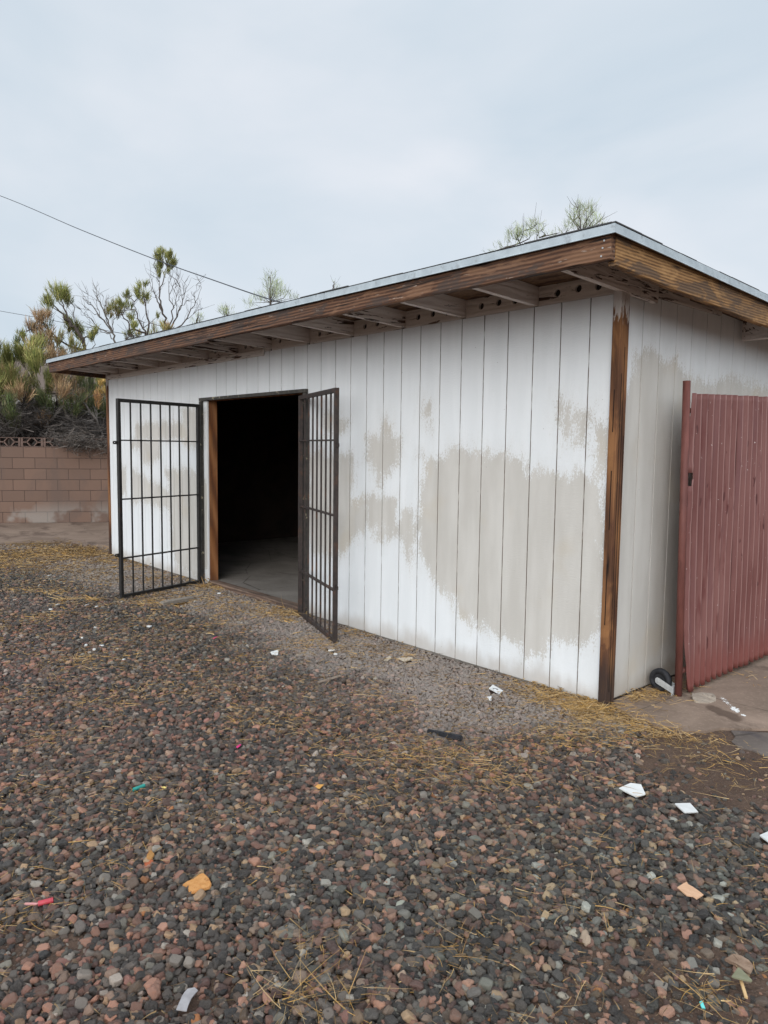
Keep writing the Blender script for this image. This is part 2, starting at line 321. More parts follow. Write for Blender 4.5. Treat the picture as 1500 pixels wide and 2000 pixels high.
def cyl_bm(bm, p0, p1, r0, r1=None, n=10, cap=True):
    p0, p1 = Vector(p0), Vector(p1); r1 = r0 if r1 is None else r1
    d = (p1-p0).normalized(); a = d.orthogonal().normalized(); b = d.cross(a)
    ring = []
    for p, r in ((p0, r0), (p1, r1)):
        ring.append([bm.verts.new(p+(a*math.cos(6.28318*i/n)+b*math.sin(6.28318*i/n))*r) for i in range(n)])
    for i in range(n): bm.faces.new((ring[0][i], ring[0][(i+1) % n], ring[1][(i+1) % n], ring[1][i]))
    if cap: bm.faces.new(ring[0][::-1]); bm.faces.new(ring[1])
def tube_bm(bm, pts, radii, n=6):
    pts = [Vector(p) for p in pts]; prev = None; a = None
    for i, p in enumerate(pts):
        d = (pts[min(i+1, len(pts)-1)]-pts[max(i-1, 0)]).normalized()
        a = d.orthogonal().normalized() if a is None else (a-d*a.dot(d)).normalized()
        b = d.cross(a)
        ring = [bm.verts.new(p+(a*math.cos(6.28318*k/n)+b*math.sin(6.28318*k/n))*radii[i]) for k in range(n)]
        if prev:
            for k in range(n): bm.faces.new((prev[k], prev[(k+1) % n], ring[(k+1) % n], ring[k]))
        else: bm.faces.new(ring[::-1])
        prev = ring
    bm.faces.new(prev)
def prism_bm(bm, pts, z0, z1):
    n = len(pts)
    a = [bm.verts.new((x, y, z0)) for x, y in pts]; b = [bm.verts.new((x, y, z1)) for x, y in pts]
    bm.faces.new(a[::-1]); bm.faces.new(b)
    for i in range(n): bm.faces.new((a[i], a[(i+1) % n], b[(i+1) % n], b[i]))
def arrays_mesh(name, V, F, col=None):
    """V (n,3), F (m,4) int arrays -> mesh, one colour per vertex"""
    me = bpy.data.meshes.new(name); nv, nf = len(V), len(F)
    me.vertices.add(nv); me.vertices.foreach_set('co', np.ascontiguousarray(V, dtype=np.float32).ravel())
    kf = F.shape[1]
    me.loops.add(nf*kf); me.loops.foreach_set('vertex_index', np.ascontiguousarray(F, dtype=np.int32).ravel())
    me.polygons.add(nf); me.polygons.foreach_set('loop_start', np.arange(0, nf*kf, kf, dtype=np.int32))
    me.update(calc_edges=True)
    if col is not None:
        a = me.attributes.new('col', 'FLOAT_COLOR', 'POINT'); a.data.foreach_set('color', np.c_[col, np.ones(nv)].astype(np.float32).ravel())
    return me
def sdf(px, pz, poly):
    """signed distance, positive inside"""
    P = np.array(poly); Q = np.roll(P, -1, 0); d = np.full(px.shape, 1e9); ins = np.zeros(px.shape, bool)
    for (ax, az), (bx, bz) in zip(P, Q):
        ex, ez = bx-ax, bz-az; t = np.clip(((px-ax)*ex+(pz-az)*ez)/(ex*ex+ez*ez+1e-12), 0, 1)
        d = np.minimum(d, np.hypot(px-ax-t*ex, pz-az-t*ez))
        c = ((az > pz) != (bz > pz)) & (px < (bx-ax)*(pz-az)/(bz-az+1e-12)+ax); ins ^= c
    return np.where(ins, d, -d)

# ---------------------------------------------------------------- ground
gm = arrays_mesh('ground', np.array([(-300, -300, 0), (300, -300, 0), (300, 300, 0), (-300, 300, 0)], float), np.array([[0, 1, 2, 3]]))
ground = tag(link('ground', gm, M['dirt']), kind='structure')

def sheet(name, pts, z0, z1, mat):
    bm = bmesh.new(); prism_bm(bm, pts, z0, z1); o = done(bm, name, mat); return tag(o, kind='structure')
def rough_edge(pts, amp=0.015, step=0.06):
    out = []
    for (a, b) in zip(pts, pts[1:]):
        n = max(1, int(math.dist(a, b)/step))
        for i in range(n):
            t = i/n; out.append((a[0]+(b[0]-a[0])*t+random.uniform(-amp, amp), a[1]+(b[1]-a[1])*t+random.uniform(-amp, amp)))
    out.append(pts[-1]); return out
sheet('concrete_slab', rough_edge([(0.075, 0.035), (0.105, -0.001), (0.256, -0.058), (0.377, -0.055), (0.508, -0.034), (0.582, 0.057), (0.638, 0.193), (0.806, 0.363), (1.0, 0.52), (4.0, 2.6)])+[(4.0, 9.0), (0.012, 9.0), (0.012, 0.035)], -0.05, 0.014, M['slab'])
sheet('worn_concrete_apron', rough_edge([(0.69, 0.19), (0.76, 0.045), (0.80, -0.002), (0.87, 0.007), (0.98, -0.015), (1.6, 0.1), (4.0, 0.7)])+[(4.0, 2.5), (0.84, 0.345)], -0.05, 0.008, M['apron'])
sheet('concrete_patio', rough_edge([(-7.62, -0.025), (-8.4, -0.01), (-9.16, -0.02), (-9.31, -0.47), (-9.55, -0.92), (-9.9, -1.9), (-10.5, -4.0)])+[(-16, -6.0), (-10.0, 5.0), (-7.62, 5.0)], -0.05, 0.02, M['patio'])

# ---------------------------------------------------------------- shed
shed = tag(empty('shed', (0, 0, 0)), 'weathered white board shed with flat overhanging roof, worn paint patches and dark open doorway', 'shed')
XL, DEP = -7.585, 5.0
def zr(x, y): return 2.52-0.045*y-0.0045*x          # underside of the roof deck
DX0, DX1, DZ = -4.84, -3.06, 2.0
def worn(px, pz, polys):
    w_ = np.full(px.shape, -0.3)
    for poly, bias in polys: w_ = np.maximum(w_, sdf(px, pz, poly)+bias)
    return np.clip(w_, -0.3, 0.3)
PAINT_FRONT = [
 ([(-1.515, 1.452), (-1.379, 1.44), (-1.26, 1.507), (-1.143, 1.527), (-1.002, 1.489), (-0.849, 1.485), (-0.711, 1.48), (-0.627, 1.442), (-0.592, 1.384), (-0.465, 1.375), (-0.373, 1.385), (-0.182, 1.366), (-0.104, 1.345), (-0.02, 1.30), (0.02, 0.453), (-0.153, 0.338), (-0.241, 0.345), (-0.377, 0.316), (-0.452, 0.221), (-0.531, 0.176), (-0.6, 0.243), (-0.702, 0.248), (-0.826, 0.265), (-0.955, 0.296), (-1.107, 0.311), (-1.189, 0.414), (-1.271, 0.474), (-1.396, 0.53), (-1.484, 0.639), (-1.574, 0.751), (-1.601, 0.964), (-1.543, 1.272)], 0.0),
 ([(-0.11, 1.657), (0.02, 1.72), (0.02, 1.3), (-0.11, 1.36)], -0.01),
 ([(-3.0, 1.47), (-2.623, 1.45), (-2.388, 1.47), (-2.334, 1.371), (-2.383, 1.067), (-2.097, 1.101), (-2.195, 0.83), (-2.379, 0.761), (-2.459, 0.615), (-2.613, 0.579), (-3.0, 0.6)], 0.0),
 ([(-2.181, 1.587), (-2.032, 1.619), (-1.962, 1.729), (-1.912, 1.603), (-1.795, 1.571), (-1.837, 1.384), (-1.954, 1.318), (-2.013, 1.219), (-2.102, 1.345), (-2.179, 1.424)], 0.01),
 ([(-2.069, 0.907), (-1.781, 0.948), (-1.761, 1.075), (-1.625, 1.054), (-1.619, 0.808), (-1.659, 0.601), (-1.694, 0.643), (-1.755, 0.825), (-2.067, 0.793)], 0.0),
 ([(-0.36, 1.821), (-0.285, 1.782), (-0.263, 1.598), (-0.306, 1.585), (-0.354, 1.66)], 0.0),
 ([(-0.42, 1.9), (0.0, 1.9), (0.0, 1.4), (-0.42, 1.4)], -0.16),
 ([(-1.557, 1.825), (-1.482, 1.822), (-1.488, 1.646), (-1.52, 1.661)], 0.0),
 ([(-2.9, 1.93), (-2.586, 1.911), (-2.288, 1.801), (-2.311, 1.653), (-2.47, 1.52), (-2.9, 1.5)], -0.12),
 ([(-1.75, 1.62), (-0.6, 1.62), (-0.6, 1.3), (-1.75, 1.3)], -0.17),
 ([(-2.45, 1.3), (-1.65, 1.3), (-1.65, 0.7), (-2.3, 0.7)], -0.17),
 ([(-6.874, 1.218), (-6.675, 1.156), (-6.386, 1.1), (-5.962, 1.028), (-5.733, 0.963), (-5.898, 1.208), (-5.504, 1.245), (-5.214, 1.23), (-4.8, 1.132), (-4.8, 0.2), (-5.112, 0.06), (-5.59, 0.1), (-5.751, 0.342), (-5.74, 0.736), (-6.242, 0.778), (-6.893, 0.79)], 0.0),
 ([(-6.859, 1.574), (-6.244, 1.574), (-6.18, 1.664), (-6.06, 1.664), (-6.01, 1.358), (-6.317, 1.274), (-6.507, 1.282), (-6.597, 1.454), (-6.863, 1.478)], 0.0),
 ([(-5.434, 1.899), (-5.223, 1.952), (-4.9, 1.83), (-4.9, 1.563), (-5.157, 1.504), (-5.39, 1.514)], 0.0),
 ([(-6.9, 1.95), (-4.9, 1.95), (-4.9, 1.4), (-6.9, 1.4)], -0.17), ([(-7.5, 1.4), (-6.9, 1.4), (-6.9, 0.7), (-7.5, 0.7)], -0.16)]
# side wall: bare below a ragged line (u is the distance from the corner)
PAINT_SIDE = [([(-0.1, 1.80), (0.15, 1.86), (0.207, 1.937), (0.267, 2.05), (0.404, 2.11), (0.558, 2.05), (0.684, 2.073), (0.824, 2.007), (0.998, 1.953), (1.325, 1.967), (1.445, 2.024), (1.929, 1.983), (5.2, 2.0), (5.2, -0.2), (-0.1, -0.2)], 0.02)]

def siding(name, u0, u1, grooves, ztop, toP, paint, hole=None, zb=0.02):
    """one wall of grooved sheet siding: u along it, z up, toP(u, z, inset) -> point"""
    us = [(u0, 0, 0.0)]
    cols = set()
    ev = [(u0, 0.0, 0), (u1, 0.0, 0)]
    for g in grooves:
        for du, dep, gg in ((-0.0045, 0, 0), (-0.0028, 0.006, 1), (0.0028, 0.006, 1), (0.0045, 0, 0)): ev.append((g+du, dep, gg))
    if hole: ev += [(hole[0], 0.0, 0), (hole[1], 0.0, 0)]
    ev = sorted(ev); full = [ev[0]]
    for q in ev[1:]:
        a = full[-1]
        if q[0]-a[0] < 1e-5: continue
        n = int((q[0]-a[0])/0.035)
        for i in range(1, n+1): full.append((a[0]+(q[0]-a[0])*i/(n+1), 0.0, 0))
        full.append(q)
    rows = 70; zs = [zb+(2.0-zb)*i/50 for i in range(51)]
    U = np.array([f[0] for f in full]); D = np.array([f[1] for f in full]); G = np.array([f[2] for f in full], float)
    V = []; wr = []; gr = []
    up_n = 12
    for j in range(51+up_n):
        for i, u in enumerate(U):
            zt = ztop(u); z = zs[j] if j < 51 else 2.0+(zt-2.0)*(j-50)/up_n
            V.append(toP(u, z, D[i])); gr.append(G[i]); wr.append((u, z))
    nu = len(U); F = []
    for j in range(50+up_n):
        for i in range(nu-1):
            if hole and hole[0]-1e-6 <= U[i] and U[i+1] <= hole[1]+1e-6 and j < 50: continue
            F.append((j*nu+i, j*nu+i+1, (j+1)*nu+i+1, (j+1)*nu+i))
    me = arrays_mesh(name, np.array(V), np.array(F)); wr = np.array(wr)
    a = me.attributes.new('wear', 'FLOAT', 'POINT'); a.data.foreach_set('value', worn(wr[:, 0], wr[:, 1], paint).astype(np.float32))
    a = me.attributes.new('groove', 'FLOAT', 'POINT'); a.data.foreach_set('value', np.array(gr, dtype=np.float32))
    me.shade_flat(); return link(name, me, M['siding'], shed)
fg = [-(0.1683+0.2032*i) for i in range(37) if -(0.1683+0.2032*i) > XL+0.03]
fg = [g for g in fg if min(abs(g-DX0), abs(g-DX1)) > 0.01]
siding('wall', XL, 0.0, fg, lambda u: 2.40, lambda u, z, d: (u, d, z), PAINT_FRONT, (DX0, DX1))
siding('wall', 0.0, DEP, [0.0947+0.2032*i for i in range(24)], lambda u: min(2.436, zr(0, u)-0.004) if u < 1.29 else zr(0, u)-0.004, lambda u, z, d: (-d, u, z), PAINT_SIDE)
siding('wall', 0.0, DEP, [0.1+0.2032*i for i in range(24)], lambda u: zr(XL, u)-0.004, lambda u, z, d: (XL+d, u, z), [])
box('wall', (XL+0.01, DEP-0.02, 0.0), (-0.01, DEP, 2.27), M['osb'], shed, 0)
# added inner lining, its near-black colour paints the shade behind the doorway
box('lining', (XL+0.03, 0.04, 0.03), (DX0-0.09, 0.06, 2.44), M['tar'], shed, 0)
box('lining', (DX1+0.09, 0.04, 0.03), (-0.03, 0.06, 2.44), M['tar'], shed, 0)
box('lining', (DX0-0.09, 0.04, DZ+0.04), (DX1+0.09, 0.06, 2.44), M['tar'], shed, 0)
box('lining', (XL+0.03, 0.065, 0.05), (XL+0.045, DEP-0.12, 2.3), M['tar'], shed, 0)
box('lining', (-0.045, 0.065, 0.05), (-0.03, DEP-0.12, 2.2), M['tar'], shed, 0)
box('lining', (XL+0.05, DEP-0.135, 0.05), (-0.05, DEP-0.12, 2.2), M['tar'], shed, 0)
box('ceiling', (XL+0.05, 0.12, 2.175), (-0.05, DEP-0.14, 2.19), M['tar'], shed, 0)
box('floor', (XL+0.02, 0.03, -0.02), (-0.02, DEP-0.03, 0.045), M['floor'], shed, 0)
# posts and trims
cp = box('corner_post', (-0.004, -0.03, -0.02), (0.05, 0.062, 2.425), M['post'], shed, 0.004)
bm = bmesh.new()
for (z0, z1, x) in ((1.62, 1.86, 0.024), (1.06, 1.40, 0.026), (0.5, 0.86, 0.022)): box_bm(bm, (x, -0.0318, z0), (x+0.005, -0.028, z1))
for (y, z0, z1) in ((-0.002, 0.1, 1.95), (0.022, 0.0, 2.1), (0.045, 0.6, 1.6)): box_bm(bm, (0.048, y, z0), (0.0515, y+0.003, z1))
t_ = NT('wood_crack', 0.95); t_.col((0.012, 0.007, 0.005)); done(bm, 'crack', t_.m, cp)
box('corner_post', (XL-0.045, -0.022, -0.02), (XL-0.002, 0.05, 2.44), M['post'], shed, 0.004)
box('trim_strip', (XL, -0.018, 2.365), (-3.70, -0.003, 2.425), M['block'], shed, 0.002)
# roof
def deck(x0, x1, y0, y1, o0, o1, name, mat, parent=shed, nx=1):
    bm = bmesh.new(); xs = [x0+(x1-x0)*i/nx for i in range(nx+1)]
    vv = {}
    for i, x in enumerate(xs):
        for b, y in enumerate((y0, y1)):
            for c, o in enumerate((o0, o1)): vv[i, b, c] = bm.verts.new((x, y, zr(x, y)+o))
    for i in range(nx):
        for q in (((i,0,0),(i+1,0,0),(i+1,1,0),(i,1,0)), ((i,0,1),(i,1,1),(i+1,1,1),(i+1,0,1)), ((i,0,0),(i,0,1),(i+1,0,1),(i+1,0,0)), ((i,1,0),(i+1,1,0),(i+1,1,1),(i,1,1))):
            bm.faces.new([vv[k] for k in q])
    for i in (0, nx): bm.faces.new([vv[i, 0, 0], vv[i, 1, 0], vv[i, 1, 1], vv[i, 0, 1]])
    return done(bm, name, mat, parent)
rx0, rx1, ry0, ry1 = -7.93, 0.335, -0.615, 5.15
roof = deck(rx0, rx1, ry0, ry1, 0.0, 0.013, 'roof', M['osb'])
deck(rx0-0.03, rx1+0.03, ry0-0.035, ry1, 0.0135, 0.0152, 'drip_edge_backing', M['shingle'], roof)
bm = bmesh.new()                                               # shingle courses with an uneven edge
x = rx0-0.035
while x < rx1+0.03:
    wd = random.uniform(0.2, 0.36); x1 = min(x+wd, rx1+0.04); th = random.choice((0.002, 0.002, 0.003, 0.006)); yo = random.uniform(-0.002, 0.006)
    y0 = ry0-0.058+yo; z0 = zr(x, y0)+0.0245
    vs_ = box_bm(bm, (x, y0, 0), (x1-0.004, y0+0.3, th))
    for v in vs_: v.co.z += zr(v.co.x, v.co.y)+0.0245
    x = x1
y = ry0-0.05
while y < ry1:
    wd = random.uniform(0.12, 0.32); th = random.choice((0.002, 0.003, 0.002, 0.006)); xo = random.uniform(-0.010, -0.003)
    vs_ = box_bm(bm, (rx1-0.25, y, 0), (rx1+0.058+xo, y+wd-0.004, th))
    for v in vs_: v.co.z += zr(v.co.x, v.co.y)+0.0248
    y += wd
vs_ = box_bm(bm, (rx0, ry0+0.2, 0.0), (rx1-0.2, ry1, 0.004))
for v in vs_: v.co.z += zr(v.co.x, v.co.y)+0.0235
done(bm, 'shingle_layer', M['shingle'], roof)
# galvanised drip edge, front and side, folded over the edge
def fold(name, segs, axis):
    bm = bmesh.new()
    for (a, b) in segs:
        prof = ((0.30, 0.022), (0.0, 0.023), (-0.004, 0.020), (-0.007, -0.018), (-0.012, -0.024), (-0.009, -0.026), (-0.004, -0.018), (0.0, 0.016), (0.30, 0.018))
        rows = []
        for s_ in (a, b):
            r_ = []
            for (d, o) in prof:
                x_, y_ = (s_, ry0-0.05+d) if axis == 'X' else (rx1+0.05-d, s_)
                if axis == 'Y' and s_ < ry0-0.04: y_ = ry0-0.05+min(d, 0.0)
                if axis == 'X' and s_ > rx1: x_ = rx1+0.05-min(d, 0.0)
                r_.append(bm.verts.new((x_, y_, zr(x_, y_)+o)))
            rows.append(r_)
        for i in range(len(prof)-1): bm.faces.new((rows[0][i], rows[1][i], rows[1][i+1], rows[0][i+1]))
    return done(bm, name, M['galv'], shed)
fold('drip_edge', [(rx0-0.04, -4.9), (-4.898, -1.87), (-1.866, rx1+0.05)], 'X')
fold('drip_edge', [(ry0-0.05, 2.1), (2.103, ry1)], 'Y')
# fascia boards
def slope(c): return Vector((c.x, c.y, c.z+zr(c.x, c.y)))
def wavy(amp, ax):
    def f(c):
        u = c.x if ax == 'X' else c.y
        return slope(Vector((c.x, c.y, c.z+amp*mnoise.noise(Vector((u*1.7, 3.1 if c.z < -0.05 else 9.0, ax == 'X'))))))
    return f
def board(name, lo, hi, mat, ax, amp=0.004):
    bm = bmesh.new(); n = max(2, int((hi[0]-lo[0] if ax == 'X' else hi[1]-lo[1])/0.12)); sec = []
    for i in range(n+1):
        t = i/n; r_ = []
        for (a, b) in ((0, 0), (1, 0), (1, 1), (0, 1)):
            for cut in (0, 1):
                e_ = 0.006
                aa = a; 
                if ax == 'X':
                    yy = lo[1]+(hi[1]-lo[1])*a; zz = lo[2]+(hi[2]-lo[2])*b
                    k_ = [(0, e_), (e_, 0)] if (a, b) in ((0, 0), (1, 1)) else [(e_, 0), (0, e_)]
                    dy, dz = k_[cut]; r_.append((lo[0]+(hi[0]-lo[0])*t, yy+(dy if a == 0 else -dy), zz+(dz if b == 0 else -dz)))
                else:
                    xx = lo[0]+(hi[0]-lo[0])*a; zz = lo[2]+(hi[2]-lo[2])*b
                    k_ = [(0, e_), (e_, 0)] if (a, b) in ((0, 0), (1, 1)) else [(e_, 0), (0, e_)]
                    dx, dz = k_[cut]; r_.append((xx+(dx if a == 0 else -dx), lo[1]+(hi[1]-lo[1])*t, zz+(dz if b == 0 else -dz)))
        sec.append([bm.verts.new(q) for q in r_])
    for i in range(n):
        for j in range(8): bm.faces.new((sec[i][j], sec[i][(j+1) % 8], sec[i+1][(j+1) % 8], sec[i+1][j]))
    bm.faces.new(sec[0][::-1]); bm.faces.new(sec[-1])
    return done(bm, name, mat, shed, fn=wavy(amp, ax))
board('fascia_board', (-3.60, ry0-0.038, -0.135), (rx1+0.026, ry0, -0.003), M['fascia'], 'X', 0.006)
board('fascia_board', (rx0, ry0-0.034, -0.148), (-3.606, ry0+0.003, -0.003), M['fascia'], 'X', 0.008)
board('fascia_board', (rx1-0.008, ry0+0.002, -0.158), (rx1+0.030, 1.13, -0.003), M['fascia_side'], 'Y', 0.006)
board('fascia_board', (rx1-0.008, 1.136, -0.150), (rx1+0.028, ry1, -0.003), M['fascia_side'], 'Y', 0.006)
board('fascia_board', (rx0-0.012, ry0+0.006, -0.140), (rx0+0.026, ry1, -0.003), M['fascia'], 'Y', 0.006)
for (x_, z_) in ((0.325, -0.042), (0.318, -0.075), (0.312, -0.112)):
    bm = bmesh.new(); cyl_bm(bm, (x_, ry0-0.041, zr(x_, ry0)+z_), (x_, ry0-0.036, zr(x_, ry0)+z_), 0.0045, n=8); done(bm, 'nail_head', M['zinc'], shed)
# rafter tails and the vented blocking between them
def rafter(x):
    bm = bmesh.new(); h = 0.019
    prof = [(-0.612, -0.112+0.02), (0.35, -0.095), (0.35, -0.002), (-0.612, -0.002)]
    prof = [(y, zr(x, y)-0.002 if o > -0.05 else 2.402-0.043*y-0.0045*x) for y, o in prof]
    a = [bm.verts.new((x-h, y, z)) for y, z in prof]; b = [bm.verts.new((x+h, y, z)) for y, z in prof]
    bm.faces.new(a); bm.faces.new(b[::-1])
    for i in range(4): bm.faces.new((a[i], a[(i+1) % 4], b[(i+1) % 4], b[i]))
    return done(bm, 'rafter', M['raft'], shed)
RX = [0.042-0.608*i for i in range(13)]
RX = [r_ for r_ in RX if r_ > XL+0.05]+[XL+0.03]
for r_ in RX: rafter(r_)
def vent_board(x0, x1, holes, zlo, ytop):
    cu = bpy.data.curves.new('blocking_board', 'CURVE'); cu.dimensions = '2D'; cu.fill_mode = 'BOTH'; cu.extrude = 0.009
    def spl(pts):
        s_ = cu.splines.new('POLY'); s_.points.add(len(pts)-1); s_.use_cyclic_u = True
        for p_, q in zip(s_.points, pts): p_.co = (q[0], q[1], 0, 1)
    spl([(x0, zlo), (x1, zlo), (x1, zr(x1, 0)-0.003), (x0, zr(x0, 0)-0.003)])
    for (hx, hz, r_) in holes: spl([(hx+r_*math.cos(k_*0.3927), hz-r_*math.sin(k_*0.3927)) for k_ in range(16)])
    ob = bpy.data.objects.new('tmp_blocking', cu); me = bpy.data.meshes.new_from_object(ob); bpy.data.objects.remove(ob)
    me.transform(Matrix.Translation((0, 0.012, 0)) @ Matrix.Rotation(R(90), 4, 'X')); me.name = 'blocking_board'
    return link('blocking_board', me, M['block'], shed)
scr = NT('vent_screen', 0.9); scr.col(scr.mix(scr.noise(scr.coord(), 300, 1), (0.02, 0.018, 0.016), (0.07, 0.062, 0.055)))
for a_, b_ in zip(RX, RX[1:]):
    x1, x0 = a_-0.021, b_+0.021
    if x1-x0 < 0.05: continue
    zc = 2.462-0.0045*(x0+x1)/2
    hs = [(x1-0.125*(x1-x0)/0.566-0.02, zc-0.003, 0.0225), (x1-0.28*(x1-x0)/0.566, zc+0.004, 0.0225), (x1-0.43*(x1-x0)/0.566, zc, 0.0225)]
    v_ = vent_board(x0, x1, hs, 2.402, 0)
    box('screen', (x0, 0.024, 2.41), (x1, 0.027, 2.515), scr.m, v_, 0)
box('frieze_board', (-0.002, 0.064, 2.437), (0.018, 0.82, 2.512), M['frieze'], shed, 0.002, fn=lambda c: Vector((c.x, c.y, c.z-(0.035*c.y if c.z > 2.46 else 0))))
box('frieze_board', (-0.002, 0.823, 2.437), (0.014, 1.29, 2.475), M['frieze'], shed, 0.002, fn=lambda c: Vector((c.x, c.y, c.z-(0.016*(c.y-.8) if c.z > 2.445 else 0))))
for yy in (1.62, 3.2, 4.7): box('lookout', (0.02, yy-0.02, -0.145), (rx1-0.01, yy+0.02, -0.004), M['raft'], shed, 0.002, fn=slope)
# doorway
bm = bmesh.new()
box_bm(bm, (-4.965, -0.034, 1.986), (-2.995, -0.002, 2.018), 0.002)
box_bm(bm, (-4.965, -0.034, 0.03), (-4.925, -0.002, 1.983), 0.002); box_bm(bm, (-3.035, -0.034, 0.03), (-2.995, -0.002, 1.983), 0.002)
done(bm, 'door_frame', M['frame_iron'], shed)
box('door_jamb', (DX0-0.04, 0.016, 0.03), (DX0+0.004, 0.115, DZ-0.003), M['jamb'], shed, 0.003)
box('door_jamb', (DX0-0.022, -0.003, 0.03), (DX0+0.004, 0.0145, DZ-0.018), M['jambwhite'], shed, 0.002)
box('door_jamb', (DX1-0.004, -0.003, 0.03), (DX1+0.04, 0.115, DZ-0.003), M['jamb'], shed, 0.003)
box('door_header', (DX0+0.006, 0.004, DZ-0.012), (DX1-0.006, 0.115, DZ+0.03), M['jamb'], shed, 0.003)
box('threshold', (DX0+0.006, -0.012, 0.0), (DX1-0.006, 0.10, 0.052), M['sill'], shed, 0.006, fn=lambda c: Vector((c.x, c.y, c.z+(0.008*mnoise.noise(Vector((c.x*5, c.y*5, 0))) if c.z > 0.03 else 0))))
box('foundation_curb', (XL, 0.004, -0.02), (DX0-0.045, 0.03, 0.019), M['floor'], shed, 0)
box('foundation_curb', (DX1+0.045, 0.004, -0.02), (0.0, 0.03, 0.019), M['floor'], shed, 0)

def barred_door(hinge, free, z0, z1, mat, label, flip, rows):
    h = Vector((*hinge, 0)); f = Vector((*free, 0)); w_ = (f-h).length; ang = math.atan2(f.y-h.y, f.x-h.x)
    mw_ = Matrix.Translation(h) @ Matrix.Rotation(ang, 4, 'Z')
    t_ = lambda c: mw_ @ c
    bm = bmesh.new(); s_ = 0.0165
    box_bm(bm, (0, -s_, z0), (0.033, s_, z1), 0.002); box_bm(bm, (w_-0.033, -s_, z0), (w_, s_, z1), 0.002)
    box_bm(bm, (0.033, -s_+0.001, z0), (w_-0.033, s_-0.001, z0+0.032)); box_bm(bm, (0.033, -s_+0.001, z1-0.033), (w_-0.033, s_-0.001, z1))
    o = done(bm, 'barred_door', mat, shed, fn=t_); o['label'] = label
    for i in range(7):
        x_ = 0.033+(w_-0.066)*(i+1)/8
        b_ = box('bar', (x_-0.0065, -0.0065, z0+0.032), (x_+0.0065, 0.0065, z1-0.033), mat, o, 0.001, fn=t_)
    for z_ in rows: box('crossbar', (0.033, -0.0145, z_-0.0065), (w_-0.033, 0.0145, z_+0.0065), mat, o, 0.001, fn=t_)
    for z_ in (1.53, 0.45):
        cu = bpy.data.curves.new('latch_tab', 'CURVE'); cu.dimensions = '2D'; cu.fill_mode = 'BOTH'; cu.extrude = 0.003
        for pts in ([(0, -.016), (.042, -.016), (.05, -.008), (.05, .008), (.042, .016), (0, .016)], [(.032+.006*math.cos(k_*.785), -.006*math.sin(k_*.785)) for k_ in range(8)]):
            q = cu.splines.new('POLY'); q.points.add(len(pts)-1); q.use_cyclic_u = True
            for p_, c_ in zip(q.points, pts): p_.co = (c_[0], c_[1], 0, 1)
        ob = bpy.data.objects.new('tmp', cu); me = bpy.data.meshes.new_from_object(ob); bpy.data.objects.remove(ob)
        me.transform(mw_ @ Matrix.Translation((w_, 0, z_)) @ Matrix.Rotation(R(90), 4, 'X')); me.name = 'latch_tab'
        link('latch_tab', me, mat, o)
    for z_ in (z0+0.3, z1-0.3):
        bm = bmesh.new(); cyl_bm(bm, (-0.008, 0.0, z_-0.05), (-0.008, 0.0, z_+0.05), 0.008, n=8); done(bm, 'hinge', mat, o, fn=t_)
    return o
barred_door((-4.905, -0.062), (-4.628, -1.056), 0.028, 1.948, M['iron'], 'black barred door leaf swung wide open toward the yard', False, (1.553, 0.987, 0.414))
barred_door((-3.030, -0.062), (-2.055, -0.405), 0.022, 1.955, M['rusty_iron'], 'rusty barred door leaf swung open along the wall', True, (1.566, 0.995, 0.419))

# ---------------------------------------------------------------- red corrugated gate
gate = tag(empty('corrugated_gate', (0.2, 0.5, 0)), 'faded red corrugated metal gate standing open against the shed side wall', 'gate')
GI = Matrix.Translation((-0.2, -0.5, 0)); gl = lambda c: GI @ c
def gx(y, z): return 0.2475-0.0355*(z/1.9)*1.0+0.004*math.sin(y*4+z*2)     # the leaf leans a little to the wall
def sheet_red(y0, y1, off, seed, torn=False):
    pitch = 0.0805; ny = int((y1-y0)/pitch*20); nz = 46; rd = random.Random(seed)
    V = []; rg = []; F = []; keep = {}
    for j in range(nz+1):
        for i in range(ny+1):
            y_ = y0+(y1-y0)*i/ny; ph = (y_-0.54)/pitch*2*math.pi; c_ = math.cos(ph)
            ht = 0.011*(math.copysign(abs(c_)**0.75, c_))
            zt = 1.862+0.036*(y_-0.54)+0.004*mnoise.noise(Vector((y_*9, seed, 0)))
            zb_ = 0.032+0.016*(y_-0.54)+0.014*mnoise.noise(Vector((y_*14, seed, 2)))+(0.012 if c_ < -0.3 else 0)
            z_ = zb_+(zt-zb_)*j/nz; dy = 0.0; dx = 0.0
            if torn and i < 16:
                k_ = (16-i)/16; dy = k_*(0.012*mnoise.noise(Vector((z_*6, 1, seed)))+0.010*mnoise.noise(Vector((z_*22, 5, seed)))); dx = 0.02*k_*mnoise.noise(Vector((z_*3, 8, 1)))
                dy += k_*max(0, 0.45-z_)*0.10; dx += k_*max(0, 0.35-z_)*0.07
            dent = 0.006*mnoise.noise(Vector((y_*3, z_*2, seed)))
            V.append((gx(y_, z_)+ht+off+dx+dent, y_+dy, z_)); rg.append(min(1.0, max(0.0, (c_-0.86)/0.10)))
    for j in range(nz):
        for i in range(ny):
            if torn and i < 8 and abs((j+0.5)/nz*1.83-1.32) < 0.055-0.006*i: continue
            F.append((j*(ny+1)+i, j*(ny+1)+i+1, (j+1)*(ny+1)+i+1, (j+1)*(ny+1)+i))
    V = np.array(V)-np.array((0.2, 0.5, 0)); me = arrays_mesh('corrugated_sheet', V, np.array(F))
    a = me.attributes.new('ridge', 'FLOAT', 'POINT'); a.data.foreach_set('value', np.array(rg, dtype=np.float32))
    for p_ in me.polygons: p_.use_smooth = True
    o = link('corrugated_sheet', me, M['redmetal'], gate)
    sm = o.modifiers.new('thickness', 'SOLIDIFY'); sm.thickness = 0.0012
    return o
